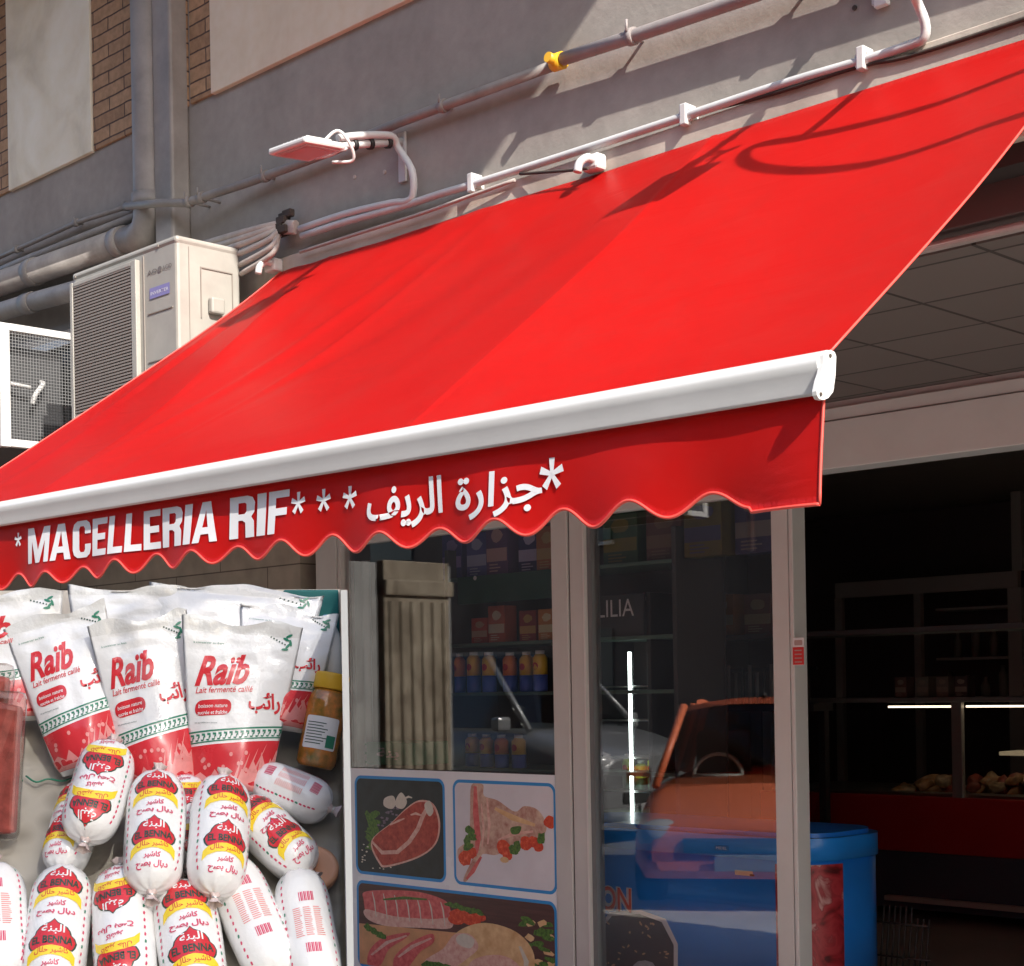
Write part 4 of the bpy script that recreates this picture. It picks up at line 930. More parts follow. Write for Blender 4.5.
# ---- chest freezer
FZY = 5.83; fzx1 = pY(870, 875, FZY + .1).x - .20; fzx0 = -5.75; fzt = .865; fzd = .62
FZ = thing('chest_freezer', 'blue ice cream chest freezer with rounded end just inside the glass door', 'freezer', (-4.7, FZY + .3, .035)); FZO = -Vector(FZ.location)
def fzp(name, bm, m): o = obj(name, bm, m, FZ); o.location = FZO; return o
BLUE = mat('freezer_blue', (.02, .26, .85), .35, var=.12, vscale=2, coat=.3)
def fzout(off=0, n=10):
    r = .22; o = []
    for (cx, cy, a0) in ((fzx1 - r, FZY + fzd - r, 0), (fzx0 + r, FZY + fzd - r, 90), (fzx0 + r, FZY + r, 180), (fzx1 - r, FZY + r, 270)):
        for k in range(n + 1): aa = R_(a0 + 90 * k / n); o.append((cx + (r + off) * math.cos(aa), cy + (r + off) * math.sin(aa)))
    return o
bm = new_bm(); prism(bm, fzout(), 'Z', .16, fzt - .10, smooth=True); fzp('body', bm, BLUE)
bm = new_bm(); prism(bm, fzout(.012), 'Z', fzt - .099, fzt, smooth=True); bmesh.ops.bevel(bm, geom=[e for e in bm.edges if all(abs(v.co.z - fzt) < 1e-5 for v in e.verts)], offset=.025, segments=3, affect='EDGES'); fzp('rim', bm, mat('freezer_rim_blue', (.02, .28, .85), .3, coat=.4))
bm = new_bm(); prism(bm, [(x * .93 - .3, y * .9 + .61) for x, y in fzout()], 'Z', fzt + .001, fzt + .02, smooth=False); fzp('sliding_lid', bm, BLUE)
FNF = lambda u, v: (u, FZY - .0015, v)
bm = new_bm()
c0 = pY(600, 905, FZY); zz0, zz1 = pY(615, 912, FZY).z, pY(615, 886, FZY).z
write(bm, 'ON', (pY(600, 900, FZY).x, zz0, pY(632, 900, FZY).x, zz1), FNF, 0, bold=.09, res=4)
write(bm, 'ON', (pY(600, 900, FZY).x + .004, zz0 + .004, pY(632, 900, FZY).x - .004, zz1 - .004), lambda u, v: (u, FZY - .0022, v), 1, bold=.012, res=4)
# chocolate bar picture
q = [(598, 934), (612, 916), (640, 914), (662, 922), (674, 945), (674, 966), (668, 1010), (598, 1010)]
def qp(lst): return [((pY(x, y, FZY)).x, pY(x, y, FZY).z) for x, y in lst]
shape(bm, qp([(596, 930), (610, 912), (641, 910), (666, 919), (678, 944), (678, 968), (671, 1012), (596, 1012)]), FNF, 0)
shape(bm, qp(q), lambda u, v: (u, FZY - .0022, v), 2)
rnd = random.Random(3)
for k in range(34):
    x, y = rnd.uniform(604, 668), rnd.uniform(922, 990); p = qp([(x, y)])[0]
    shape(bm, ell(p[0], p[1], rnd.uniform(.004, .016), rnd.uniform(.003, .007), 8, .5, k, rnd.uniform(-1, 1)), lambda u, v, k=k: (u, FZY - .003 - k * .00003, v), 3)
p = qp([(646, 978)])[0]; shape(bm, ell(p[0], p[1], .10, .07, 16, .6, 3), lambda u, v: (u, FZY - .0045, v), 4)
# rating plates
p = qp([(744, 873)])[0]; shape(bm, rrect(p[0] - .05, p[1] - .011, p[0] + .05, p[1] + .011, .003), FNF, 5)
p = qp([(750, 874)])[0]; shape(bm, rrect(p[0] - .0, p[1] - .009, p[0] + .025, p[1] + .0, .001), lambda u, v: (u, FZY - .0022, v), 2)
fzp('graphics', bm, [PRINTW, mat('orange_red_print', (.8, .10, .03), .5), mat('chocolate', (.035, .015, .01), .45, var=.4, vscale=30), mat('nut_brown', (.62, .34, .15), .6), mat('cream_print', (.5, .5, .52), .6, var=.3, vscale=40), mat('beige_plate', (.6, .5, .35), .5)])
bm = new_bm(); p = pY(722, 848, FZY - .012); box(bm, (p.x - .04, FZY - .016, p.z - .012), (p.x + .04, FZY - .0125, p.z + .012), .002); write(bm, 'MIDEL', (p.x - .03, p.z - .006, p.x + .03, p.z + .006), lambda u, v: (u, FZY - .017, v), 1); fzp('badge', bm, [mat('badge_blue', (.02, .22, .65), .4), PRINTW])
# picture panel of red meat wrapped round the right end
bm = new_bm()
r = .22
def rim(s, off=.004):
    # arc length s from where the front face starts to curve; negative = on the flat front
    if s < 0: return Vector((fzx1 - r + s, FZY - off, 0))
    a = min(s / r, math.pi / 2); return Vector((fzx1 - r + (r + off) * math.sin(a), FZY + r - (r + off) * math.cos(a), 0))
meat = sub_mat('marbled_meat_print', lambda nt, b: None)
nt = meat.node_tree; b = nt.nodes['Principled BSDF']; tc = nt.nodes.new('ShaderNodeTexCoord'); wv = nt.nodes.new('ShaderNodeTexNoise'); wv.inputs['Scale'].default_value = 9; wv.inputs['Detail'].default_value = 10; wv.inputs['Distortion'].default_value = .9
rp_ = nt.nodes.new('ShaderNodeValToRGB'); cr_ = rp_.color_ramp; cr_.elements[0].position = .35; cr_.elements[0].color = (.10, .01, .012, 1); cr_.elements[1].position = .66; cr_.elements[1].color = (.62, .32, .30, 1)
for ps, cc_ in ((.45, (.36, .02, .03, 1)), (.56, (.50, .05, .06, 1)), (.60, (.35, .03, .04, 1))): e = cr_.elements.new(ps); e.color = cc_
nt.links.new(tc.outputs['Object'], wv.inputs['Vector']); nt.links.new(wv.outputs[0], rp_.inputs[0]); nt.links.new(rp_.outputs[0], b.inputs['Base Color']); b.inputs['Roughness'].default_value = .4
grid(bm, 20, 6, lambda u, v: (lambda p: Vector((p.x, p.y, .22 + v * (fzt - .115 - .22))))(rim(.0 + u * .32)))
fzp('picture_panel', bm, meat)

# wire basket beside it
a = pY(882, 905, 6.6); bm = new_bm()
for k in range(9): tube(bm, [(a.x - .02 + k * .03, 6.6, .14), (a.x + k * .03, 6.62, a.z - .05 * (k > 5))], .005, 6)
for z in (.25, a.z - .08): tube(bm, [(a.x - .03, 6.6, z), (a.x + .25, 6.6, z)], .005, 6)
tag(obj('wire_rack', bm, mat('dull_wire', (.12, .11, .10), .5, .5), None), 'low wire rack standing to the right of the blue freezer', 'rack')

# ---- deli counter
CY = 9.0; cx0, cx1_ = -6.6, -1.9
CT = thing('deli_counter', 'long glass fronted deli counter with dark red base deep in the shop', 'counter', (-4.5, CY + .4, .035)); CTO = -Vector(CT.location)
def ctp(name, bm, m, par=None): o = obj(name, bm, m, par or CT); o.location = CTO; return o
z = lambda py: pY(1000, py, CY).z
bm = new_bm(); box(bm, (cx0, CY, z(858)), (cx1_, CY + .9, z(800)), .01); ctp('red_panel', bm, mat('maroon_panel', (.55, .03, .035), .35))
bm = new_bm(); box(bm, (cx0 + .01, CY + .03, z(918)), (cx1_, CY + .88, z(858) - .002)); ctp('lower_panel', bm, mat('slate_panel', (.10, .11, .15), .5))
bm = new_bm(); box(bm, (-5.62, CY - .02, .03 + .11), (cx1_, CY + .86, z(905)), .004); ctp('plinth', bm, mat('beige_plinth', (.60, .54, .48), .6))
bm = new_bm(); 
for x in (-6.55, pY(955, 750, CY).x, -4.2, -3.0): box(bm, (x - .035, CY + .02, z(800) + .001), (x + .035, CY + .06, z(702)), .003)
box(bm, (cx0, CY + .02, z(702) + .001), (cx1_, CY + .5, z(702) + .03), .003); ctp('glass_frame', bm, mat('counter_grey_metal', (.40, .38, .35), .4, .3))
bm = new_bm(); box(bm, (cx0, CY + .03, z(800) + .003), (cx1_, CY + .036, z(702)), 0); ctp('front_glass', bm, glass_mat('counter_glass', (.85, .85, .85), 1))
for (x0_, x1_) in ((pY(882, 706, CY).x, pY(950, 706, CY).x), (pY(960, 706, CY).x, -3.9)):
    bm = new_bm(); box(bm, (x0_, CY + .07, z(707.5)), (x1_, CY + .09, z(705.5)), .002); ctp('lamp_strip', bm, mat('lit_strip', (1, .9, .75), .5, emit=(1, .82, .58), estr=1.8))
bm = new_bm(); box(bm, (pY(975, 757, CY).x, CY + .3, z(758)), (cx1_, CY + .55, z(754)), .003); ctp('inner_shelf', bm, mat('cream_shelf_glow', (.6, .5, .34), .4, emit=(1, .8, .5), estr=.10))  # faint warm glow added to the shelf, which is no lamp
bm = new_bm(); box(bm, (cx0, CY + .06, z(800) + .002), (cx1_, CY + .88, z(797))); ctp('tray', bm, STEEL)
# a few cuts of meat and chicken in the counter
rnd = random.Random(5); mc = [mat('raw_chicken', (.46, .24, .11), .4, var=.6, vscale=20), mat('raw_meat', (.30, .06, .04), .35, var=.6, vscale=20), mat('pale_fat', (.45, .30, .18), .4, var=.6, vscale=20)]
words = ['pale cut at the left of the deli counter', 'small pinkish cut beside the pale one', 'heap of chicken left of the counter frame', 'orange chicken piece against the counter frame', 'chicken piece right of the counter frame', 'brown red cut of meat in the counter', 'golden chicken piece in the counter', 'pale piece of fat in the counter', 'raised chicken leg in the counter near the right edge', 'red brown cut near the right edge', 'flat pale cut at the right edge', 'last chicken piece at the right edge']
for k in range(12):
    px = 892 + k * 12.5; c = pY(px, 797, CY + .25); s_ = .07 + .02 * rnd.random(); bm = new_bm()
    for j in range(3):
        M = Matrix.Translation(c + Vector((rnd.uniform(-.05, .05), rnd.uniform(0, .12), .03 + .035 * j * (px > 920)))) @ Matrix.Rotation(rnd.uniform(-1, 1), 4, 'Y') @ Matrix.Rotation(rnd.uniform(0, 3), 4, 'Z')
        n0 = len(bm.verts); bmesh.ops.create_icosphere(bm, subdivisions=2, radius=1, matrix=M @ Matrix.Diagonal((s_, s_ * .6, s_ * .45, 1)))
        bm.verts.ensure_lookup_table()
        for v in bm.verts[n0:]: v.co += noise.noise_vector(v.co * 22) * .030
    for f in bm.faces: f.smooth = True; f.material_index = 0
    tag(obj('meat_cut', bm, mc[(k * 2 + (k > 5)) % 3], None), words[k], 'meat', 'meat laid out in the deli counter')
# items on the counter top
for k in range(4):
    px = 893 + k * 21; c = pY(px, 699, CY + .1)
    carton(c.x, c.x + .10, z(702) + .031, .15, CY + .1, .1, [(.22, .12, .09), (.30, .24, .18), (.28, .22, .17), (.12, .07, .06)][k], (.4, .3, .22), ['brown box on the left of the counter top', 'beige banded box on the counter top, second from the left', 'beige box with cream band on the counter top, third', 'dark brown box on the counter top, rightmost'][k], 'boxes on the counter top', 'counter_box', 'box')
# framed opening at the back of the shop
FYB = 11.4
def bz(px, py): return pY(px, py, FYB)
bm = new_bm()
hd0, hd1 = bz(940, 592).z, bz(940, 576).z
gm = mat('grey_brown_frame', (.50, .42, .38), .6)
box(bm, (bz(835, 600).x, FYB, hd0), (bz(1018, 600).x, FYB + .06, hd1), .004)
for a_, b_ in ((835, 842), (914, 921), (1008, 1022)): box(bm, (bz(a_, 650).x, FYB + .002, .14), (bz(b_, 650).x, FYB + .055, hd0 - .001), .003)
box(bm, (bz(1012, 600).x, FYB + .003, hd1 + .001), (bz(1022, 600).x, FYB + .06, 2.99), .003)
gfo = obj('rear_doorway', bm, gm, None); tag(gfo, 'dull grey frame of a double doorway at the very back of the shop', 'doorway')
bm = new_bm()
for zz in (hd0 - .12, hd0 - .52, hd0 - .85):
    box(bm, (bz(923, 650).x, FYB + .2, zz - .02), (bz(1006, 650).x, FYB + .5, zz), .002)
tag(obj('back_shelf', bm, mat('shelf_grey', (.6, .5, .45), .6), None), 'set of shelves inside the right half of the back doorway', 'shelf')
rnd = random.Random(9)
for k in range(8):
    x = bz(930 + k * 9, 650).x; hh = rnd.uniform(.10, .2); bm = new_bm(); M = Matrix.Translation((x, FYB + .3, (hd0 - .52 if k % 2 else hd0 - .85) + .001)); lathe(bm, [(.035, 0), (.035, hh), (.015, hh + .04), (.015, hh + .07)], 12, 0, M)
    tag(obj('back_bottle', bm, mat('dusty_bottle', (.3, .24, .2), .35), None), ['squat dusty bottle', 'slim dusty bottle', 'plain bottle', 'taller bottle', 'small jar like bottle', 'narrow bottle', 'wide bottle', 'end bottle'][k] + (' on the middle back shelf' if k % 2 else ' on the lowest back shelf'), 'bottle', 'bottles on the back shelves')
# dark far wall panel above the frame
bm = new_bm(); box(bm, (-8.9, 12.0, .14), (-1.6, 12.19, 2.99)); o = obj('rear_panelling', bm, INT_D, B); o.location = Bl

# ================================================================== POSTER on the lower window
PO = thing('meat_poster', 'white window poster with blue framed pictures of meat on the lower pane', 'poster', (-6.1, YS, .6)); POO = -Vector(PO.location)
px0, px1 = X_wl + .012, X_wr - .004; pz1 = 1.128; pz0 = .03; YPo = YS - .027
bm = new_bm(); box(bm, (px0, YPo, pz0), (px1, YPo + .004, pz1)); o = obj('sheet', bm, mat('glossy_white_vinyl', (.90, .94, 1.0), .25, var=.06, vscale=3), PO); o.location = POO
def fl(d): return lambda u, v: (u, YPo - .0004 * d - .0004, v)
def wz(x, y): p = onY(x, y, YPo); return (p.x, p.z)
PM = [mat('poster_blue', (.03, .32, .75), .3), mat('poster_slate', (.035, .045, .05), .3, var=.3, vscale=12), mat('poster_grey', (.78, .77, .82), .3, var=.08, vscale=4), mat('poster_brown', (.11, .05, .045), .3, var=.3, vscale=5, stretch=(1, 1, 12)),
      mat('print_meat', (.62, .12, .085), .3, var=.35, vscale=34, var2=(.34, .035, .03)), mat('print_fat', (.88, .64, .54), .3, var=.12, vscale=45, var2=(.70, .34, .28)), mat('print_green', (.16, .32, .05), .3, var=.5, vscale=70, var2=(.02, .07, .02)), mat('print_tomato', (.88, .14, .05), .25, var=.25, vscale=40, var2=(.55, .03, .02)),
      mat('print_chicken', (.90, .66, .36), .3, var=.22, vscale=16, var2=(.66, .38, .17)), mat('print_garlic', (.75, .70, .60), .3, var=.1, vscale=40), mat('print_lamb', (.80, .62, .48), .3, var=.38, vscale=22, var2=(.45, .18, .14)), mat('print_board', (.75, .40, .20), .3, var=.2, vscale=9), mat('print_rose', (.85, .24, .22), .3, var=.25, vscale=30, var2=(.60, .07, .08)), mat('print_purple', (.22, .17, .24), .3, var=.5, vscale=60)]
def picture(name, x0, z0, x1, z1, bgm, draw, rim_=.016):
    bm = new_bm(); shape(bm, rrect(x0, z0, x1, z1, .05, 6), fl(1), 0); shape(bm, rrect(x0 + rim_, z0 + rim_, x1 - rim_, z1 - rim_, .036, 6), fl(2), bgm)
    W_, H_ = x1 - x0 - 2 * rim_, z1 - z0 - 2 * rim_
    def S(pts, mi, d): shape(bm, [(x0 + rim_ + min(1, max(0, a)) * W_, z0 + rim_ + min(1, max(0, b)) * H_) for a, b in pts], fl(d), mi)
    draw(S); o = obj(name, bm, PM, PO); o.location = POO; return o
def blob(pts, n=5):
    P = [Vector((a, b, 0)) for a, b in pts]; P = P + P[:3]; out = []
    for i in range(1, len(P) - 2):
        for k in range(n):
            t = k / n; a, b, c, d = P[i - 1], P[i], P[i + 1], P[i + 2]; q = .5 * ((2 * b) + (c - a) * t + (2 * a - 5 * b + 4 * c - d) * t * t + (3 * b - a - 3 * c + d) * t ** 3); out.append((q.x, q.y))
    return out
def stroke(pts, w):
    up, dn = [], []
    for i, p in enumerate(pts):
        a = pts[max(0, i - 1)]; b = pts[min(len(pts) - 1, i + 1)]; d = Vector((b[0] - a[0], b[1] - a[1])).normalized(); n = Vector((-d.y, d.x)) * w * (1 if 0 < i < len(pts) - 1 else .5)
        up.append((p[0] + n.x, p[1] + n.y)); dn.append((p[0] - n.x, p[1] - n.y))
    return up + dn[::-1]
def steak(S):
    rnd = random.Random(2)
    for k in range(9): S(ell(.14 + .08 * rnd.random(), .62 - .045 * k, .09, .035, 10, .6, k, rnd.uniform(-1.2, .5)), 6, 3 + k * .1)
    for k in range(30): S(ell(rnd.uniform(.25, .5), rnd.uniform(.50, .78), .02, .012, 6, .4, k), 13, 4.2 + k * .02)
    for k in range(24): S(ell(rnd.uniform(.05, .4), rnd.uniform(.03, .3), .012, .007, 6, .4, k), 9, 4.2 + k * .02)
    S(blob([(.34, .80), (.33, .72), (.42, .69), (.47, .75), (.44, .83)]), 9, 5); S(blob([(.48, .81), (.47, .72), (.55, .70), (.60, .78), (.54, .87)]), 9, 5.1)
    S(stroke([(.55, .80), (.62, .83), (.66, .82)], .012), 9, 5.3)
    out = blob([(.17, .33), (.42, .55), (.58, .70), (.74, .80), (.90, .77), (.97, .58), (.92, .36), (.72, .20), (.36, .07), (.26, .10)])
    S(out, 5, 6); S([(.5 + (a - .5) * .955 + .002, .45 + (b - .45) * .94) for a, b in out], 4, 7)
    S(stroke([(.18, .33), (.3, .22), (.48, .24), (.62, .36), (.72, .50), (.78, .64), (.84, .74), (.82, .80)], .022), 5, 8)
    S(stroke([(.78, .64), (.70, .66), (.64, .64)], .014), 5, 8.2); S(stroke([(.40, .52), (.50, .57), (.57, .60)], .012), 5, 8.3)
    S(blob([(.80, .76), (.86, .80), (.90, .70), (.86, .64), (.82, .68)]), 9, 8.6)
def lamb(S):
    S(blob([(.18, .98), (.30, .99), (.31, .88), (.45, .84), (.62, .74), (.72, .80), (.86, .76), (.93, .60), (.84, .48), (.66, .46), (.52, .36), (.42, .30), (.30, .30), (.26, .26), (.12, .02), (.08, .04), (.20, .30), (.06, .20), (.02, .32), (.14, .44), (.16, .7)]), 10, 3)
    S(stroke([(.22, .97), (.22, .7), (.24, .45), (.22, .3)], .03), 12, 4); S(stroke([(.34, .86), (.36, .6), (.34, .4)], .016), 5, 4.2); S(stroke([(.28, .8), (.30, .55), (.28, .36)], .012), 5, 4.4)
    S(stroke([(.42, .76), (.6, .68), (.82, .62)], .03), 8, 4.6); S(stroke([(.45, .45), (.6, .52), (.8, .56)], .02), 5, 4.8); S(stroke([(.27, .27), (.18, .12), (.11, .03)], .022), 12, 5)
    S(blob([(.58, .58), (.68, .60), (.66, .53), (.59, .52)]), 6, 5)
    for k, (a, b, r) in enumerate(((.10, .24, .07), (.17, .30, .055), (.50, .38, .07), (.54, .31, .05), (.73, .44, .065), (.80, .46, .055), (.85, .42, .05), (.97, .66, .06))): S(ell(a, b, r, r * 1.05, 14, .2, k), 7, 6 + k * .1)
    S(ell(.51, .26, .045, .03, 10), 8, 7)
    for k, (a, b) in enumerate(((.13, .42), (.16, .52), (.14, .36), (.64, .40), (.60, .36), (.18, .46), (.88, .50))): S(ell(a, b, .04, .055, 10, .5, k, k), 6, 7.2 + k * .05)
def mixed(S0):
    S = lambda pts, mi, d: S0([(a, max(0, 1 - (1 - b) * 1.32)) for a, b in pts], mi, d)
    S([(0, 0), (1, 0), (1, .72), (0, .66)], 11, 3) if False else S([(0, 0), (.55, 0), (.55, .66), (0, .62)], 11, 3)
    S(blob([(.03, .84), (.05, .93), (.3, .98), (.46, .94), (.50, .86), (.50, .72), (.40, .68), (.2, .64), (.06, .68)]), 12, 4)
    S(blob([(.04, .76), (.2, .73), (.4, .75), (.50, .78), (.50, .69), (.36, .66), (.16, .63), (.05, .67)]), 5, 5)
    for k in range(7): x = .08 + k * .062; S(stroke([(x, .93 - .003 * k), (x + .012, .84), (x + .02, .70)], .004), 9, 6 + k * .01)
    S(stroke([(.14, .87), (.26, .91), (.38, .92)], .014), 6, 6.5)
    for k, (a, b, r) in enumerate(((.55, .82, .055), (.60, .79, .055), (.53, .77, .045), (.64, .82, .04))): S(ell(a, b, r, r * .9, 14, .15, k), 7, 5.5 + k * .1)
    for k in range(6): S(ell(.5 + .03 * k, .9 - .008 * k, .03, .02, 8, .6, k, k), 6, 6.2 + k * .02)
    rnd = random.Random(4)
    for k in range(60): S(ell(rnd.uniform(.83, .985), rnd.uniform(.25, .86), .03, .022, 8, .6, k, k), 6 if k % 3 else 8, 6 + k * .02)
    S(blob([(.48, .55), (.56, .70), (.68, .78), (.82, .74), (.90, .60), (.90, .40), (.84, .2), (.5, .15), (.40, .3)]), 8, 7.5)
    S(blob([(.46, .50), (.52, .64), (.60, .66), (.64, .56), (.58, .44), (.48, .3), (.38, .24), (.36, .36)]), 5, 8); S(blob([(.53, .62), (.57, .66), (.62, .62), (.60, .54), (.54, .56)]), 9, 8.3)
    S(stroke([(.84, .62), (.87, .5), (.86, .38)], .012), 9, 8.5); S(blob([(.60, .42), (.74, .52), (.84, .44), (.84, .2), (.6, .18)]), 5, 8.1)
    S(blob([(.06, .38), (.14, .52), (.28, .60), (.26, .54), (.17, .42), (.12, .26), (.05, .24)]), 12, 8.5); S(stroke([(.07, .34), (.16, .48), (.27, .57)], .012), 5, 9)
    S(blob([(.20, .36), (.28, .50), (.40, .62), (.41, .54), (.34, .44), (.27, .28), (.2, .24)]), 12, 8.8); S(stroke([(.22, .36), (.30, .48), (.40, .58)], .012), 5, 9.2)
    for k in range(8): S(ell(.05 + .012 * k, .60 - .01 * k, .02, .03, 8, .6, k, k), 6, 9 + k * .02)
    for k in range(8): S(ell(.37 + .015 * k, .33 + .01 * (k % 3), .025, .03, 8, .6, k, k), 6, 9.3 + k * .02)
ax, az = wz(357, 775); bx_, bz_ = wz(447, 882)
zA1, zA0 = wz(400, 777)[1], wz(400, 878)[1]
picture('steak_picture', wz(355, 800)[0], zA0, wz(445, 800)[0], zA1, 1, steak)
picture('lamb_picture', wz(453, 800)[0], zA0, wz(556, 800)[0], zA1, 2, lamb)
zC1 = wz(450, 890)[1]
picture('mixed_meat_picture', wz(357, 900)[0], .045, wz(557, 920)[0], zC1, 3, mixed)

# ================================================================== STREET SIDE (seen mirrored in the glass)
OB = thing('opposite_building', 'plain shaded building across the street, mirrored in the glass', 'building', (-8, -12, 0)); OBO = -Vector(OB.location)
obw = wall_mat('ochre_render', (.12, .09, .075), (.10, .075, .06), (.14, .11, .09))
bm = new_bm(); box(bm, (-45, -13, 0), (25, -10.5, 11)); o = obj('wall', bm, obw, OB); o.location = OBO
for k in range(12):
    for fl_ in range(3):
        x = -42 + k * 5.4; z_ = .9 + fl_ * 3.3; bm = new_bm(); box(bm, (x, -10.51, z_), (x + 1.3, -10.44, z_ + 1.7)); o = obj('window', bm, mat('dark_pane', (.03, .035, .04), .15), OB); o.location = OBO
        bm = new_bm(); box(bm, (x - .1, -10.435, z_ - .1), (x + 1.4, -10.36, z_ - .03)); o2 = obj('sill', bm, CONCRETE, o)
# cars
def car(name, label, pos, yaw, paint, L_=3.6, Wd=1.58, H=1.5, hood=.98, ws0=.98, ws1=1.55, rear=3.3, nose=.72):
    """x = distance back from the nose; built nose toward +x"""
    root = thing(name, label, 'car', pos); root.rotation_euler = (0, 0, yaw)
    def X(s): return L_ / 2 - s
    hw = Wd / 2
    st = [(0.0, .30, nose - .02, .80), (.06, .24, nose + .04, .90), (.25, .22, nose + (hood - nose) * .38, .97), (.6, .22, nose + (hood - nose) * .74, 1), (ws0, .22, hood, 1), (1.6, .22, hood + .03, 1), (2.4, .22, hood + .03, 1), (L_ - .35, .24, hood + .02, .99), (L_ - .05, .3, hood - .05, .93), (L_, .35, hood - .15, .86)]
    bm = new_bm(); rings = []
    for s, zb_, zt2, kw in st:
        w_ = hw * kw; prof_ = [(-w_ * .92, zb_), (-w_, zb_ + .12), (-w_, zt2 - .18), (-w_ * .95, zt2 - .05), (-w_ * .80, zt2), (0, zt2 + .03), (w_ * .80, zt2), (w_ * .95, zt2 - .05), (w_, zt2 - .18), (w_, zb_ + .12), (w_ * .92, zb_)]
        rings.append([bm.verts.new((X(s), a, b)) for a, b in prof_])
    for i in range(len(rings) - 1):
        n = len(rings[i])
        for k in range(n): f = bm.faces.new((rings[i][k], rings[i][(k + 1) % n], rings[i + 1][(k + 1) % n], rings[i + 1][k])); f.smooth = True
    bm.faces.new(rings[0]); bm.faces.new(rings[-1][::-1])
    body = obj('body', bm, paint, root)
    tz = H; rw = hw * .70; bw = hw * .93; hz_ = hood + .025
    bm = new_bm()   # roof shell
    def roof(u, v):
        s = ws1 - .06 + (rear - .25 - ws1 + .06) * u; y = -rw + 2 * rw * v; return Vector((X(s), y, tz - .06 * abs(2 * v - 1) ** 3 - .04 * (2 * u - 1) ** 4))
    grid(bm, 10, 10, roof); bmesh.ops.solidify(bm, geom=bm.faces[:], thickness=.04)
    obj('roof', bm, paint, root)
    bm = new_bm(); tube(bm, [(X(ws1 + .1), 0, tz + .005), (X(ws1 + .12), 0, tz + .04)], .02, 8); obj('antenna_base', bm, BLACK, root)
    bm = new_bm(); q = .03
    for s in (-1, 1):
        tube(bm, [(X(ws0 - .02), s * bw * .97, hz_ - .02), (X(ws1 - .05), s * rw, tz - .05)], q, 8)
        tube(bm, [(X(2.35), s * bw, hz_ - .02), (X(2.3), s * rw, tz - .05)], q * 1.2, 8); tube(bm, [(X(rear + .15), s * bw, hz_ - .02), (X(rear - .25), s * rw, tz - .05)], q * 2, 8)
    obj('roof_pillar', bm, paint, root)
    gm_ = glass_mat('car_glass', (.6, .63, .62), .8)
    bm = new_bm(); vs_ = [bm.verts.new(c) for c in ((X(ws0), -bw * .95, hz_), (X(ws0), bw * .95, hz_), (X(ws1 - .05), rw * .98, tz - .04), (X(ws1 - .05), -rw * .98, tz - .04))]; bm.faces.new(vs_); obj('windscreen', bm, gm_, root)
    bm = new_bm()
    for s in (-1, 1):
        vs_ = [bm.verts.new(c) for c in ((X(ws0 + .06), s * bw * .97, hz_), (X(rear + .1), s * bw * .97, hz_), (X(rear - .3), s * rw, tz - .06), (X(ws1), s * rw, tz - .06))]; bm.faces.new(vs_)
    vs_ = [bm.verts.new(c) for c in ((X(rear + .16), -bw * .9, hz_), (X(rear + .16), bw * .9, hz_), (X(rear - .26), rw * .95, tz - .06), (X(rear - .26), -rw * .95, tz - .06))]; bm.faces.new(vs_)
    obj('side_glass', bm, mat('tinted_car_glass', (.03, .035, .04), .08), root)
    cab = mat('dark_cabin', (.035, .035, .038), .7)
    bm = new_bm(); box(bm, (X(ws0 + .55), -bw * .88, .7), (X(ws0 + .05), bw * .88, hz_ - .03), .04); obj('dashboard', bm, cab, root)
    for s in (-.36, .36):
        bm = new_bm(); box(bm, (X(2.35), s - .22, .5), (X(2.15), s + .22, 1.18), .05); box(bm, (X(2.34), s - .12, 1.19), (X(2.22), s + .12, 1.36), .04); obj('seat', bm, cab, root)
    bm = new_bm(); C0 = Vector((X(ws0 + .62), .36, hz_ + .02)); R0 = Matrix.Rotation(R_(-25), 3, 'Y')
    tube(bm, [C0 + R0 @ Vector((0, .185 * math.cos(a / 12 * math.pi), .185 * math.sin(a / 12 * math.pi))) for a in range(25)], .014, 8); tube(bm, [C0 + R0 @ Vector((0, -.18, 0)), C0 + R0 @ Vector((0, .18, 0))], .018, 8); tube(bm, [C0, C0 + R0 @ Vector((0, 0, -.18))], .02, 8)
    obj('steering_wheel', bm, mat('grey_wheel', (.7, .7, .66), .4), root)
    for s in (-1, 1):
        bm = new_bm(); bmesh.ops.create_uvsphere(bm, u_segments=16, v_segments=10, radius=1, matrix=Matrix.Translation((X(.14), s * hw * .74, nose - .04)) @ Matrix.Diagonal((.13, .17, .12, 1)))
        for f in bm.faces: f.smooth = True
        obj('headlight', bm, mat('headlight_lens', (.35, .35, .36), .25), root)
        bm = new_bm(); box(bm, (X(ws0 + .28), s * hw - .02 + (0 if s > 0 else -.14), hz_ - .02), (X(ws0 + .16), s * hw + .02 + (.14 if s > 0 else 0), hz_ + .12), .03); obj('wing_mirror', bm, paint, root)
        for wx in (.72, L_ - .62):
            bm = new_bm(); ring = [(X(wx), s * (hw - .17), .29), (X(wx), s * (hw + .005), .29)]; tube(bm, ring, .29, 24); wh = obj('wheel', bm, BLACK, root)
            bm = new_bm(); tube(bm, [(X(wx), s * (hw + .006), .29), (X(wx), s * (hw + .014), .29)], .19, 20); obj('rim', bm, STEEL, wh)
    bm = new_bm(); box(bm, (X(-.02), -hw * .55, .42), (X(.0), hw * .55, .52), .005); obj('grille', bm, BLACK, root)
    bm = new_bm(); box(bm, (X(-.03), -.26, .30), (X(-.021), .26, .41), .002); obj('number_plate', bm, mat('plate_grey', (.3, .3, .3), .5), root)
    return root
ORG = mat('orange_car_paint', (.70, .17, .07), .45, coat=.15)
car('parked_car', 'small orange car parked facing the shop, mirrored in the glass door', (-7.40, 1.05, 0), R_(57), ORG, H=1.44, hood=.80, Wd=1.70, ws1=1.5, nose=.56)
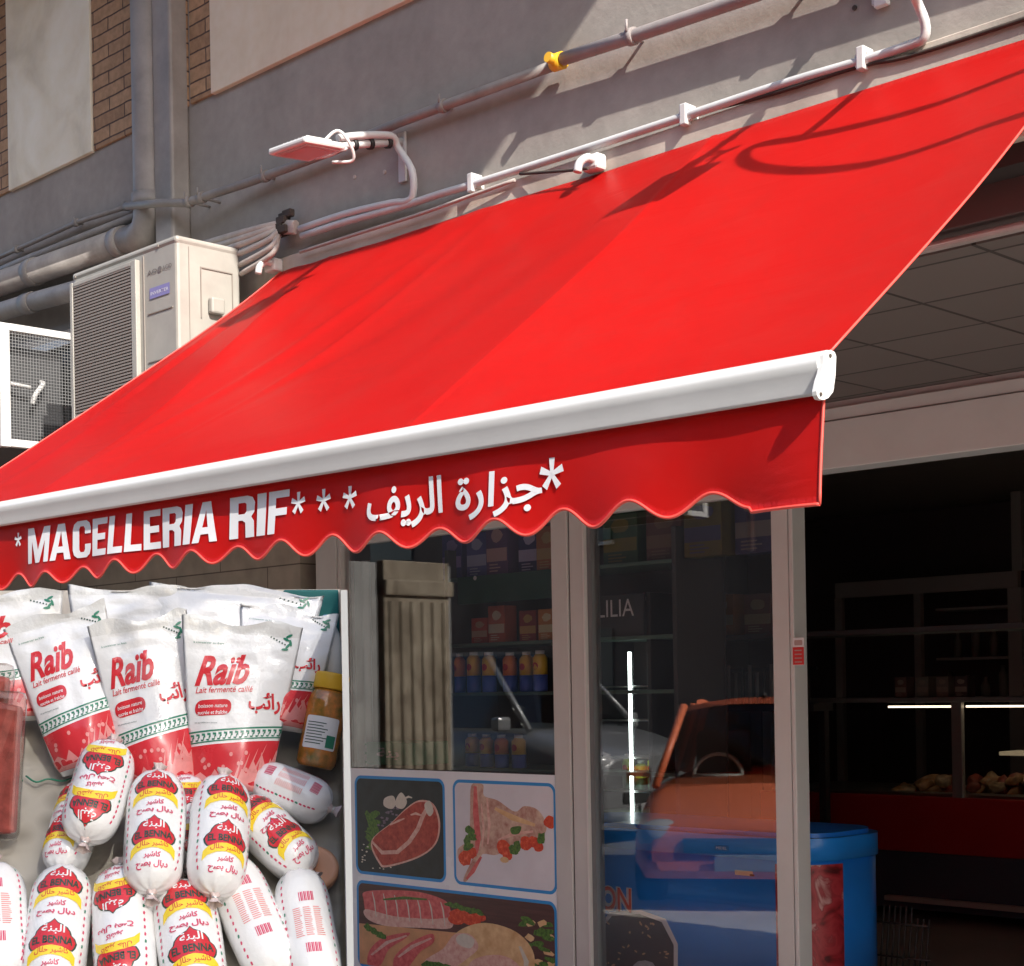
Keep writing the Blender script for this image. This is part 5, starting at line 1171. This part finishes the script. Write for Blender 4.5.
car('parked_van', 'tall silver people carrier parked along the street, mirrored in the window', (-12.4, -.9, 0), 0, mat('silver_car_paint', (.22, .225, .23), .3, .3, coat=.5), L_=4.5, Wd=1.8, H=1.95, hood=1.12, ws0=.95, ws1=1.75, rear=4.2, nose=.85)

# ================================================================== STREET DISPLAY STAND with milk pouches and sausages
UX = ray(172, 700); FI = Vector((UX.x, UX.y, 0)).normalized(); RI = Vector((FI.y, -FI.x, 0))     # the stand faces the passer-by
TAU = R_(50); VI = FI * math.cos(TAU) + Uv * math.sin(TAU); NI = -FI * math.sin(TAU) + Uv * math.cos(TAU)
d0 = ray(172, 966); P0 = CAM + d0 * (2.45 / d0.dot(Fv))
def hit(px, py, off=0):
    d = ray(px, py); q = P0 + NI * off; t = (q - CAM).dot(NI) / d.dot(NI); return CAM + d * t
def onplane(px, py, q, n): d = ray(px, py); return CAM + d * ((q - CAM).dot(n) / d.dot(n))
PXM = lambda p: (p - CAM).dot(Fv) / FPX           # metres per pixel there
ST = thing('display_stand', 'pale street display stand with sloping cloth covered tray and white sides', 'stand', (P0.x, P0.y, 0)); STO = -Vector(ST.location)
def stp(name, bm, m): o = obj(name, bm, m, ST); o.location = STO; return o
pr_ = hit(342, 966); half0 = (pr_ - P0).dot(RI); left = -.72
def half_at(s):
    q = P0 + VI * s; d = ray(343, 760); d = Vector((d.x, d.y, 0)); n = Vector((d.y, -d.x, 0)).normalized(); return -(q - CAM).dot(n) / RI.dot(n)
half = half_at(0)
def tr(a, s, h=0): return P0 + RI * a + VI * s + NI * h
SB = .56      # where the back board stands
bm = new_bm()
def traysurf(u, v):
    s = -.12 + (SB + .12) * v; a = left + (half_at(s) - .004 - left) * u
    n = noise.noise(Vector((a * 6, s * 6, 0))) * .006 + noise.noise(Vector((a * 19, s * 19, 4))) * .003
    return tr(a, s, n - .004)
grid(bm, 90, 80, traysurf); bmesh.ops.solidify(bm, geom=bm.faces[:], thickness=.003)
def lace(nt, b):
    tc = nt.nodes.new('ShaderNodeTexCoord'); v = nt.nodes.new('ShaderNodeTexVoronoi'); v.inputs['Scale'].default_value = 26
    rr = nt.nodes.new('ShaderNodeValToRGB'); rr.color_ramp.elements[0].color = (.50, .45, .37, 1); rr.color_ramp.elements[1].color = (.74, .69, .60, 1); rr.color_ramp.elements[1].position = .6
    nt.links.new(tc.outputs['Object'], v.inputs['Vector']); nt.links.new(v.outputs['Distance'], rr.inputs[0]); nt.links.new(rr.outputs[0], b.inputs['Base Color'])
    bp = nt.nodes.new('ShaderNodeBump'); bp.inputs['Strength'].default_value = .6; bp.inputs['Distance'].default_value = .003; nt.links.new(v.outputs['Distance'], bp.inputs['Height']); nt.links.new(bp.outputs[0], b.inputs['Normal']); b.inputs['Roughness'].default_value = .5
stp('tray_cloth', bm, sub_mat('lace_tray_cloth', lace))
bm = new_bm()
def slab(bm, quad, n, th, mi=0):
    A_ = [bm.verts.new(q) for q in quad]; B_ = [bm.verts.new(q + n * th) for q in quad]
    fs = [bm.faces.new(A_), bm.faces.new(B_[::-1])] + [bm.faces.new((A_[i], A_[(i + 1) % len(quad)], B_[(i + 1) % len(quad)], B_[i])) for i in range(len(quad))]
    for f in fs: f.material_index = mi
slab(bm, [tr(left, -.12, -.012), tr(half_at(-.12) - .004, -.12, -.012), tr(half_at(SB) - .004, SB, -.012), tr(left, SB, -.012)], NI, -.02); stp('tray_board', bm, WHITE)
# back board: top edge on the line seen at y=590
qb = tr(0, SB + .005); zl, zr = onplane(0, 590, qb, FI), onplane(343, 590, qb, FI)
bm = new_bm(); ztop = (zl.z + zr.z) / 2
ba = tr(left, SB + .005); bb = tr(half_at(SB), SB + .005)
slab(bm, [Vector((ba.x, ba.y, .2)), Vector((bb.x, bb.y, .2)), Vector((bb.x, bb.y, ztop)), Vector((ba.x, ba.y, ztop))], FI, .02); stp('back_board', bm, mat('cream_board', (.66, .60, .52), .6, var=.08, vscale=6))
# right side board, narrow top following the slope
bm = new_bm(); f0 = tr(half_at(-.16) + .001, -.16); b0 = tr(half_at(SB + .03) + .001, SB + .03)
zf = onplane(343, 590, f0, FI).z; zb2 = ztop
slab(bm, [Vector((f0.x, f0.y, .2)), Vector((b0.x, b0.y, .2)), Vector((b0.x, b0.y, zb2)), Vector((f0.x, f0.y, zf))], RI, .010); stp('side_board', bm, mat('pale_grey_board', (.55, .56, .56), .45))
bm = new_bm(); f1 = tr(left, -.13, -.04); f2 = tr(half_at(-.13) - .003, -.13, -.04)
slab(bm, [Vector((f1.x, f1.y, .2)), Vector((f2.x, f2.y, .2)), Vector((f2.x, f2.y, f2.z)), Vector((f1.x, f1.y, f1.z))], FI, .02); stp('front_board', bm, WHITE)
for a in (left + .04, half - .04):
    for s in (-.10, SB - .04):
        q = tr(a, s); bm = new_bm(); tube(bm, [(q.x, q.y, 0), (q.x, q.y, .21)], .02, 10); stp('leg', bm, STEEL)

# ---- materials of the packs
FILM = mat('milk_film', (.86, .85, .83), .16, bump=.35, bscale=26, coat=.3)
FILMC = mat('clear_film_top', (.76, .75, .72), .15, bump=.5, bscale=30, coat=.5)
PR = mat('pack_red', (.66, .035, .045), .25, var=.08, vscale=20, coat=.2); PG = mat('pack_green', (.03, .22, .13), .3); PK = mat('pack_pink', (.80, .30, .28), .28, var=.15, vscale=30, coat=.2); PW = mat('pack_white', (.86, .85, .83), .25, coat=.2)
PY = mat('pack_yellow', (.92, .66, .04), .25, coat=.2); PDK = mat('pack_dark_green', (.02, .07, .05), .3); PMG = mat('pack_magenta', (.66, .06, .14), .3)
PACK = [FILM, PR, PG, PK, PW, PY, PDK, PMG, FILMC]

def pouch(label, bx, by, lean, wt, wb, h, seed, back=.12, face=0., rowoff=0.0, detail=True, mirrorbits=0):
    """stand-up pouch: origin at the middle of its foot; local x width, -y face, z up"""
    q = hit(bx, by, .02 + rowoff); mpx = PXM(q)
    WT, WB, H = wt * mpx, wb * mpx, h * mpx
    rs = random.Random(seed)
    def hw(z):
        t = z / H; return (WB + (WT - WB) * (t ** .9)) / 2 * (1 - .10 * math.exp(-((t - .0) / .05) ** 2))
    def th(z):
        t = z / H; return max(.0012, .036 * (min(1, t / .06)) ** .5 * (1 - max(0, (t - .25) / .67)) ** .8) if t < .92 else .0012
    def wrk(x, z, s):
        t = z / H; return (.004 * noise.noise(Vector((x * 30 + seed, z * 14, s))) + .007 * noise.noise(Vector((x * 22, z * 60 + seed, s * 3))) * max(0, (t - .55) / .45) ** .7 * 1.0)
    def surf(x, z, s=-1, off=0):
        k = min(1, abs(x) / hw(z)); y = th(z) * (1 - k ** 2.4); t = max(0, z / H)
        bend = .012 * math.sin(t * 3 + seed) + .006 * math.sin(x * 18 + seed * 2) * t * t
        return Vector((x, s * (y + off) + wrk(x, z, 1) * (.35 + .65 * (1 - k ** 2) * (1 if s < 0 else .6)) + bend, z))
    bm = new_bm()
    V1 = grid(bm, 34, 44, lambda u, v: surf((2 * u - 1) * hw(v * H), v * H + (.006 * math.sin(9 * u + seed) + .004 * noise.noise(Vector((u * 6, seed, 0)))) * (v > .97), -1), 0)
    V2 = grid(bm, 34, 44, lambda u, v: surf((2 * u - 1) * hw(v * H), v * H + (.006 * math.sin(9 * u + seed) + .004 * noise.noise(Vector((u * 6, seed, 0)))) * (v > .97), 1), 0)
    bmesh.ops.remove_doubles(bm, verts=bm.verts, dist=.00005)
    for f in bm.faces:
        if f.calc_center_median().z > H * .93: f.material_index = 8
    k_ = WT / .165
    def fn(d): return lambda u, v: surf(max(-hw(v) * .995, min(hw(v) * .995, u)), v, -1, .0006 + .0003 * d)
    # printed picture: red field at the foot, milk splash, green chain band, wordmarks
    def at(a, t): return (a * 2 * hw(t * H) * .5, t * H)          # a in -1..1 across, t up
    def field(pts, mi, d, me=.012): shape(bm, [at(a, t) for a, t in pts], fn(d), mi, me)
    def arc(t, dx=0): return [(a / 10 - 1, t + .035 * ((a / 10 - 1)) + dx) for a in range(21)]
    T = arc(.30); field([(-1, .03)] + [(a / 5 - 1, .03) for a in range(1, 11)] + T[::-1], 1, 0)
    # milk
    mk = [(-1, .03), (1, .03), (1, .17), (.86, .24), (.80, .17), (.62, .27), (.60, .15), (.45, .22), (.38, .12), (.2, .16), (.1, .08), (-.1, .14), (-.25, .08), (-.45, .15), (-.6, .09), (-.8, .13), (-1, .10)]
    field([(a, t * .95 if t > .03 else .032) for a, t in mk], 3, 1)
    for k in range(12): a, t = rs.uniform(-.8, .9), rs.uniform(.14, .25); c = at(a, t); shape(bm, ell(c[0], c[1], .003, .0038, 7), fn(2), 3, .012)
    for k in range(7):
        a0 = .05 + .13 * k; l_ = .10 + .09 * ((k * 5) % 4) / 3; field([(a0 - .03, .10), (a0 + .05, .10), (a0 + .09 + .03 * k, .10 + l_ * .6), (a0 + .13 + .05 * k if a0 + .13 + .05 * k < .97 else .97, .12 + l_)], 3, 1.6 + k * .1)
    # band
    for t0_, wd_, mi in ((.375, .009, 2), (.315, .007, 2)): field(arc(t0_ + wd_) + arc(t0_)[::-1], mi, 1.2)
    for k in range(17):
        a = -.94 + k * .118; t = .333 + .035 * a
        field([(a - .045, t), (a + .02, t), (a + .02, t + .022), (a - .02, t + .022), (a - .02, t + .034), (a + .05, t + .034), (a + .05, t + .012), (a + .005, t + .012), (a + .005, t - .008), (a - .045, t - .008)], 2, 1.4)
    def wr(body, a0, a1, t0_, t1_, mi, bold=0, shear=0, rot=.05, me=.01, d=2):
        x0, x1 = at(a0, t0_)[0], at(a1, t0_)[0]; write(bm, body, (x0, t0_ * H, x1, t1_ * H), fn(d), mi, bold=bold, shear=shear, maxe=me, rot=rot)
    if not detail: wr = lambda *a, **k: None
    wr('Raïb', -.86, .20, .625, .80, 1, .030, .5, .10)
    wr('Lait fermenté caillé', -.82, .28, .585, .62, 1, .008, .3, .09)
    # badge
    c0_, c1_ = at(-.86, .44), at(-.12, .53); shape(bm, [(x + 0, z + .10 * (x - c0_[0])) for x, z in rrect(c0_[0], c0_[1], c1_[0], c1_[1], (c1_[1] - c0_[1]) * .42)], fn(1.5), 1, .012)
    wr('boisson nature', -.78, -.2, .494, .516, 4, .01, .2, .08); wr('sucrée et fraîche', -.80, -.2, .456, .478, 4, .01, .2, .08)
    wr(arabic('رائب'), .22, .88, .475, .60, 1, .03, 0, .08)
    wr('à conserver au frais', -.82, -.30, .862, .874, 2, .0, 0, .03); wr('lait partiellement écrémé', -.86, -.40, .40, .41, 6, 0, 0, .03)
    # green sprig mark near the top
    for k in range(5):
        c = at(.80 + .04 * (k % 3 - 1), .86 + .02 * k); shape(bm, ell(c[0], c[1], .006, .0022, 8, 0, 0, k * .9), fn(2 + k * .2), 2, .012)
    for k in range(6): c = at(.50 + .05 * k, .93 - .008 * k); shape(bm, ell(c[0], c[1], .0016, .0016, 6), fn(2), 6)
    Z = (Uv * math.cos(back) + FI * math.sin(back)); Z = (Z * math.cos(lean) + RI * math.sin(lean)).normalized()
    Y = FI * math.cos(face) + RI * math.sin(face); Y = (Y - Z * Y.dot(Z)).normalized(); X = Y.cross(Z).normalized()
    o = obj('milk_pouch', bm, PACK, None); M = Matrix((X, Y, Z)).transposed().to_4x4(); M.translation = q; o.matrix_world = M
    return tag(o, label, 'pouch', 'fermented milk pouches standing in the display')
# back row first
pouch('tall milk pouch at the far left of the back row, above the meat packs', 6, 722, R_(-3), 128, 90, 130, 1, rowoff=.02)
pouch('milk pouch at the back whose pale top shows between the left and middle pouches', 142, 700, R_(2), 150, 110, 112, 2, rowoff=.03, detail=False)
pouch('wide pale milk pouch at the back right of the row, only its top showing', 232, 704, R_(4), 175, 120, 118, 3, rowoff=.03, detail=False)
pouch('milk pouch leaning right, half hidden behind the foremost one', 274, 730, R_(9), 100, 66, 126, 4, rowoff=.03)
pouch('front row milk pouch on the left, leaning to the left', 93, 770, R_(-13), 104, 66, 164, 5)
pouch('front row milk pouch in the middle, slightly behind its neighbours', 165, 790, R_(-8), 100, 68, 176, 6, rowoff=.004)
pouch('foremost milk pouch on the right of the front row, nearly upright', 231, 796, R_(5), 122, 72, 176, 7, rowoff=.012)

def chub(label, cx, cy, Lp, Dp, ang, lift, style=0, roll=0., seed=0, uoff=0):
    """wrapped sausage: local z along it, -y the side that faces up out of the tray"""
    r = Dp * .5 * 2.62 / FPX; q = hit(cx, cy, r * .95 + lift); r = Dp * .5 * PXM(q)
    A_ = (VI * math.cos(ang) + RI * math.sin(ang)).normalized()
    persp = math.sqrt((math.cos(ang) * math.sin(TAU + .12)) ** 2 + math.sin(ang) ** 2); Lh = Lp * PXM(q) / persp / 2
    rs = random.Random(seed + 50)
    def rad(z):
        t = min(1, abs(z) / Lh); return r * (1 - t ** 5.0) ** .5 * (1 + .025 * noise.noise(Vector((z * 14, seed, 0)))) if t < 1 else 0
    def surf(s, z, off=0):
        a = s / r; rr = max(0, rad(z)); t = abs(z) / Lh
        pl = .0022 * math.cos(a * 9 + seed) * max(0, (t - .72) / .28) ** 1.5 + .0016 * noise.noise(Vector((math.cos(a) * 2 + seed, math.sin(a) * 2, z * 18)))
        bend = .05 * (z * z) * math.sin(seed)
        return Vector(((rr + pl + off) * math.sin(a) + bend, -(rr + pl + off) * math.cos(a), z))
    bm = new_bm()
    grid(bm, 40, 44, lambda u, v: surf((u - .5) * 2 * math.pi * r, -Lh * .999 + 2 * Lh * .999 * (math.sin((v - .5) * math.pi) * .5 + .5)), 0)
    bmesh.ops.remove_doubles(bm, verts=bm.verts, dist=.0002)
    def fn(d): return lambda u, v: surf(u, v, .0005 + .0003 * d)
    k = r / .049
    def em(zc, s0, flip=1):
        # ogee topped emblem with ribbon and writing beneath
        def S(pts, mi, d): shape(bm, [(s0 + flip * x * k, zc + flip * y * k) for x, y in pts], fn(d), mi, .010)
        dome = [(-.030, 0), (-.034, .006), (-.036, .014), (-.032, .021), (-.026, .025), (-.024, .031), (-.019, .037), (-.012, .041), (-.005, .044), (0, .050), (.005, .044), (.012, .041), (.019, .037), (.024, .031), (.026, .025), (.032, .021), (.036, .014), (.034, .006), (.030, 0)]
        S([(x * 1.09, y * 1.06 - .001) for x, y in dome], 6, 0); S(dome, 7 if False else 1, 1)
        R0 = 0 if flip > 0 else math.pi
        def wr(body, x0, y0, x1, y1, mi, bold=0):
            cx_, cy_ = s0 + flip * (x0 + x1) / 2 * k, zc + flip * (y0 + y1) / 2 * k; hx, hy = (x1 - x0) / 2 * k, (y1 - y0) / 2 * k
            write(bm, body, (cx_ - hx, cy_ - hy, cx_ + hx, cy_ + hy), fn(2.2), mi, bold=bold, maxe=.008, rot=R0)
        wr(arabic('البنة'), -.017, .024, .017, .042, 4, .018); wr('EL BENNA', -.031, .008, .031, .021, 6, .03)
        S([(-.038, -.010), (-.030, -.002), (-.015, .003), (0, .005), (.015, .003), (.030, -.002), (.038, -.010), (.040, -.027), (.030, -.018), (.015, -.013), (0, -.011), (-.015, -.013), (-.030, -.018), (-.040, -.027)], 5, 1.6)
        wr(arabic('كاشير حلال'), -.026, -.010, .026, .002, 1, .01)
        wr(arabic('كاشير'), -.014, -.030, .014, -.018, 7, .03); wr(arabic('ديال بصح'), -.030, -.046, .030, -.032, 7, .03)
    def label_side(zc, s0):
        def S(pts, mi, d): shape(bm, [(s0 + x * k, zc + y * k) for x, y in pts], fn(d), mi, .010)
        for j in range(15):
            for i in range(3):
                x0 = -.026 + i * .018; S([(x0, -.028 + j * .004), (x0 + rs.uniform(.010, .016), -.028 + j * .004), (x0 + rs.uniform(.010, .016), -.0262 + j * .004), (x0, -.0262 + j * .004)], 3, 0)
        for j in range(9): S([(-.012 + j * .003, .042), (-.0105 + j * .003 + .0008 * (j % 2), .042), (-.0105 + j * .003 + .0008 * (j % 2), .060), (-.012 + j * .003, .060)], 7, 0)
        for j in range(9): S([(-.012 + j * .003, -.060), (-.0105 + j * .003 + .0008 * (j % 2), -.060), (-.0105 + j * .003 + .0008 * (j % 2), -.042), (-.012 + j * .003, -.042)], 7, 0)
    s0 = roll * r
    if style == 0: em(.016 * k - Lh * .58 + uoff, s0); em(.016 * k + Lh * .28 + uoff, s0)
    elif style == 2: em(-.004 * k - Lh * .40 + uoff, s0, -1); em(Lh * .50 + uoff, s0, -1)
    else: label_side(0 + uoff, s0)
    # running text down both flanks
    for sd in (-1, 1):
        n = 15
        for j in range(n):
            zc = -Lh * .74 + j * Lh * 1.48 / (n - 1); x = s0 + sd * (.050 if style != 1 else .044) * k
            shape(bm, [(x + a * k, zc + b * k) for a, b in ((-.0022, -.003), (.001, -.0035), (.0024, .001), (.0005, .0035), (-.0015, .002))], fn(0), 2 if j % 5 == 4 else 7, .01)
    root = obj('wrapped_sausage', bm, PACK, None)
    for e in (-1, 1):
        bm = new_bm(); z0 = e * Lh * .985
        N_ = 14; rings = []
        for (rr, dz) in ((.011, -.002), (.006, .004), (.0045, .008), (.007, .013), (.011, .019)):
            rings.append([bm.verts.new((rr * (1 + .35 * math.cos(3 * 2 * math.pi * i / N_ + seed) * (dz > .01)) * math.cos(2 * math.pi * i / N_), rr * (1 + .3 * math.sin(5 * 2 * math.pi * i / N_)) * math.sin(2 * math.pi * i / N_), z0 + e * dz)) for i in range(N_)])
        for i in range(len(rings) - 1):
            for j in range(N_): f = bm.faces.new((rings[i][j], rings[i][(j + 1) % N_], rings[i + 1][(j + 1) % N_], rings[i + 1][j])); f.smooth = True
        tu = obj('tied_end', bm, mat('film_knot', (.68, .55, .52), .3, var=.3, vscale=60), root)
        bm = new_bm(); tube(bm, [(0.0055 * math.cos(a), .0055 * math.sin(a), z0 + e * .008) for a in [i * math.pi / 6 for i in range(13)]], .0016, 6); obj('clip', bm, STEEL, tu)
    Zl = A_; Yl = -NI; Xl = Yl.cross(Zl).normalized(); M = Matrix((Xl, Yl, Zl)).transposed().to_4x4(); M.translation = q; root.matrix_world = M
    return tag(root, label, 'sausage', 'wrapped sausages lying in the display')
# lower layer
chub('pink barcoded sausage at the far left of the bottom row', -2, 925, 118, 60, R_(-6), 0, 1, seed=1)
chub('sausage with price sticker, second from the left in the bottom row', 57, 934, 130, 63, R_(4), 0, 0, seed=2)
SP = bpy.data.objects[-1] if False else None
chub('sausage printed upside down, third from the left in the bottom row', 124, 934, 130, 62, R_(-3), 0, 2, roll=-.3, seed=3)
chub('sausage with large emblem in the middle of the bottom row', 190, 946, 124, 66, R_(-6), 0, 0, seed=4)
chub('slanting pink barcoded sausage right of the middle in the bottom row', 252, 920, 128, 58, R_(-17), 0, 1, seed=5)
chub('pink barcoded sausage at the right end of the bottom row', 308, 936, 128, 57, R_(-4), 0, 1, seed=6)
chub('sausage lying slanted at right, emblem half turned away', 274, 838, 94, 54, R_(-38), 0, 0, seed=7)
chub('sausage lying almost sideways beside the jar at the upper right', 292, 793, 80, 48, R_(-60), 0, 1, seed=8)
chub('sausage mostly hidden beneath the upper left one', 74, 828, 92, 48, R_(12), 0, 0, roll=-.4, seed=9)
chub('sausage hidden behind the two crossed ones in the middle', 186, 822, 92, 46, R_(0), 0, 2, seed=10)
# upper layer
chub('upper left sausage resting on another, tied end towards the viewer', 99, 792, 100, 58, R_(12), .055, 2, seed=11)
chub('large sausage in the middle of the upper layer', 155, 832, 120, 60, R_(3), .050, 0, seed=12)
chub('large sausage right of the middle in the upper layer, leaning left', 219, 836, 118, 60, R_(5), .050, 0, roll=.3, seed=13)

# price sticker on the second sausage
q = hit(65, 926, .065); bm = new_bm()
fs_ = lambda u, v: q + RI * u + VI * v + NI * (.012 - 6 * u * u)
shape(bm, [(-.020, -.014), (.016, -.022), (.022, .010), (-.012, .018)], fs_, 0, .01)
for k in range(5): shape(bm, [(-.010 + k * .0, -.010 + k * .004), (.010, -.012 + k * .004), (.010, -.0105 + k * .004), (-.010, -.0085 + k * .004)], lambda u, v: fs_(u, v) + NI * .0005, 1)
tag(obj('price_sticker', bm, [PW, mat('faint_grey_print', (.4, .42, .42), .5)], None), 'crooked white price sticker on the second sausage of the bottom row', 'sticker')
# jar of pickles
q = hit(315, 768, .03); JM = Matrix.Translation(q) @ (Vector((0, 0, 1)).rotation_difference((Uv + RI * .22 + FI * .1).normalized()).to_matrix().to_4x4())
J = thing('pickle_jar', 'jar of orange pickles with a yellow lid at the right of the display', 'jar', q); JO = -Vector(J.location)
r = .034
bm = new_bm(); lathe(bm, [(r * .85, 0), (r, .008), (r, .11), (r * .9, .125), (r * .78, .133)], 26, 0, JM); o = obj('glass_body', bm, mat('pickle_glass', (.75, .24, .04), .12, var=.6, vscale=55, coat=.8, var2=(.16, .13, .02)), J); o.location = JO
bm = new_bm(); lathe(bm, [(r * .84, .134), (r * .86, .137), (r * .86, .158), (r * .82, .162)], 26, 0, JM); o = obj('lid', bm, YEL, J); o.location = JO
bm = new_bm(); lab = lambda u, v: JM @ Vector(((r + .0008) * math.sin(u / r), -(r + .0008) * math.cos(u / r), v))
SA = math.atan2(-FI.x, FI.y); lab = lambda u, v: JM @ (Matrix.Rotation(SA, 4, 'Z') @ Vector(((r + .0008) * math.sin(u / r), -(r + .0008) * math.cos(u / r), v)))
shape(bm, rrect(-.035, .030, .025, .085, .004), lab, 0, .006); lab2 = lambda u, v: lab(u, v) + (lab(u, v) - (JM @ Vector((0, 0, v)))).normalized() * .0006
for k in range(8): shape(bm, [(-.030, .038 + k * .005), (-.002 + .004 * (k % 3), .038 + k * .005), (-.002 + .004 * (k % 3), .0395 + k * .005), (-.030, .0395 + k * .005)], lab2, 1, .008)
shape(bm, [(.006, .034), (.022, .034), (.022, .055), (.006, .055)], lab2, 2, .008); o = obj('label', bm, [PW, PDK, PG], J); o.location = JO
# white bottle behind the jar, teal and blue cartons at the corner
q = hit(331, 712, .03); BM = Matrix.Translation(q)
bm = new_bm(); lathe(bm, [(.020, 0), (.023, .01), (.023, .11), (.018, .135), (.011, .15)], 22, 0, BM); W_b = obj('white_bottle', bm, PW, None)
tag(W_b, 'plain white bottle standing behind the yellow lidded jar', 'bottle')
bm = new_bm(); lathe(bm, [(.0125, .151), (.0125, .166), (.010, .169)], 18, 0, BM); o = obj('cap', bm, mat('sky_blue_cap', (.25, .45, .68), .35), W_b)
q = tr(half_at(SB) - .056, SB - .02); Mx = Matrix((RI, FI, Uv)).transposed().to_4x4(); Mx.translation = q
bm = new_bm(); box(bm, (-.048, -.04, 0), (.048, .0, ztop - q.z - .004), .003, 0, Mx); tag(obj('teal_carton', bm, mat('teal_card', (.01, .17, .16), .5), None), 'teal carton in the upper right corner of the display', 'carton')
# clear trays of red meat at the left edge
for k, (px_, py_, lab_) in enumerate(((-2, 800, 'clear plastic pack of red meat standing at the left edge of the display'), (-14, 770, 'second clear meat pack leaning behind the first at the left edge'))):
    q = hit(px_, py_ + 40, .03); Mx = Matrix((RI, FI, Uv)).transposed().to_4x4() @ Matrix.Rotation(R_(4), 4, 'Y'); Mx.translation = q
    T_ = thing('meat_pack', lab_, 'meat pack', q, 'meat packs at the left of the display'); TO = -Vector(T_.location)
    bm = new_bm(); box(bm, (-.05, -.02, 0), (.032, .02, .235), .012, 0, Mx); o = obj('clear_tray', bm, glass_mat('clear_plastic', (.86, .84, .82), 2.0, .08), T_); o.location = TO
    bm = new_bm(); box(bm, (-.044, -.012, .01), (.026, .012, .215), .010, 0, Mx)
    bmesh.ops.subdivide_edges(bm, edges=bm.edges[:], cuts=3, use_grid_fill=True)
    for v in bm.verts: v.co += noise.noise_vector(v.co * 40) * .004
    o = obj('meat', bm, mat('packed_meat', (.46, .10, .08), .35, var=.5, vscale=30), T_); o.location = TO
# round orange lid at the right
q = hit(334, 872, .006); bm = new_bm(); Mx = Matrix((RI, VI, NI)).transposed().to_4x4(); Mx.translation = q - RI * .036
lathe(bm, [(.040, 0), (.043, .004), (.043, .016), (.038, .020), (.034, .018)], 28, 0, Mx)
tag(obj('round_tub', bm, mat('pale_orange_plastic', (.72, .36, .20), .4), None), 'round pale orange tub lying at the right side of the display', 'tub')
# loose green twine on the cloth
bm = new_bm(); tube(bm, smooth_path([hit(26, 776, .008), hit(36, 782, .012), hit(48, 779, .008), hit(62, 781, .010), hit(72, 778, .006)], 5), .0016, 6)
tag(obj('green_twine', bm, PG, None), 'short piece of green twine lying on the cloth left of the sausages', 'twine')

# ---- added parasol, out of view, that shades the stand and diffuses its sun
pc = tr(-.02, .25) + SUN * (1.35 / SUN.z)
PS = thing('added_parasol', 'square off white parasol added out of view to diffuse sun on the display stand', 'parasol', (pc.x, pc.y, 0)); PSO = -Vector(PS.location)
bm = new_bm(); hw_ = .82
Mx = Matrix((RI, FI, Uv)).transposed().to_4x4(); Mx.translation = pc
grid(bm, 16, 16, lambda u, v: Mx @ Vector(((2 * u - 1) * hw_, (2 * v - 1) * hw_, .22 * (1 - max(abs(2 * u - 1), abs(2 * v - 1))))), smooth=False)
o = obj('canopy', bm, diffuser_mat(), PS); o.location = PSO
bm = new_bm(); pq = Mx @ Vector((1.05, -.1, .5)); tube(bm, smooth_path([Mx @ Vector((.0, 0, .2)), Mx @ Vector((0, 0, .45)), Mx @ Vector((.5, -.05, .55)), pq, Vector((pq.x, pq.y, 1.5)), Vector((pq.x, pq.y, .10))], 6), .02, 12); o = obj('pole', bm, STEEL, PS); o.location = PSO
bm = new_bm(); box(bm, (pq.x - .22, pq.y - .22, .002), (pq.x + .22, pq.y + .22, .10), .02); o = obj('base', bm, CONCRETE, PS); o.location = PSO
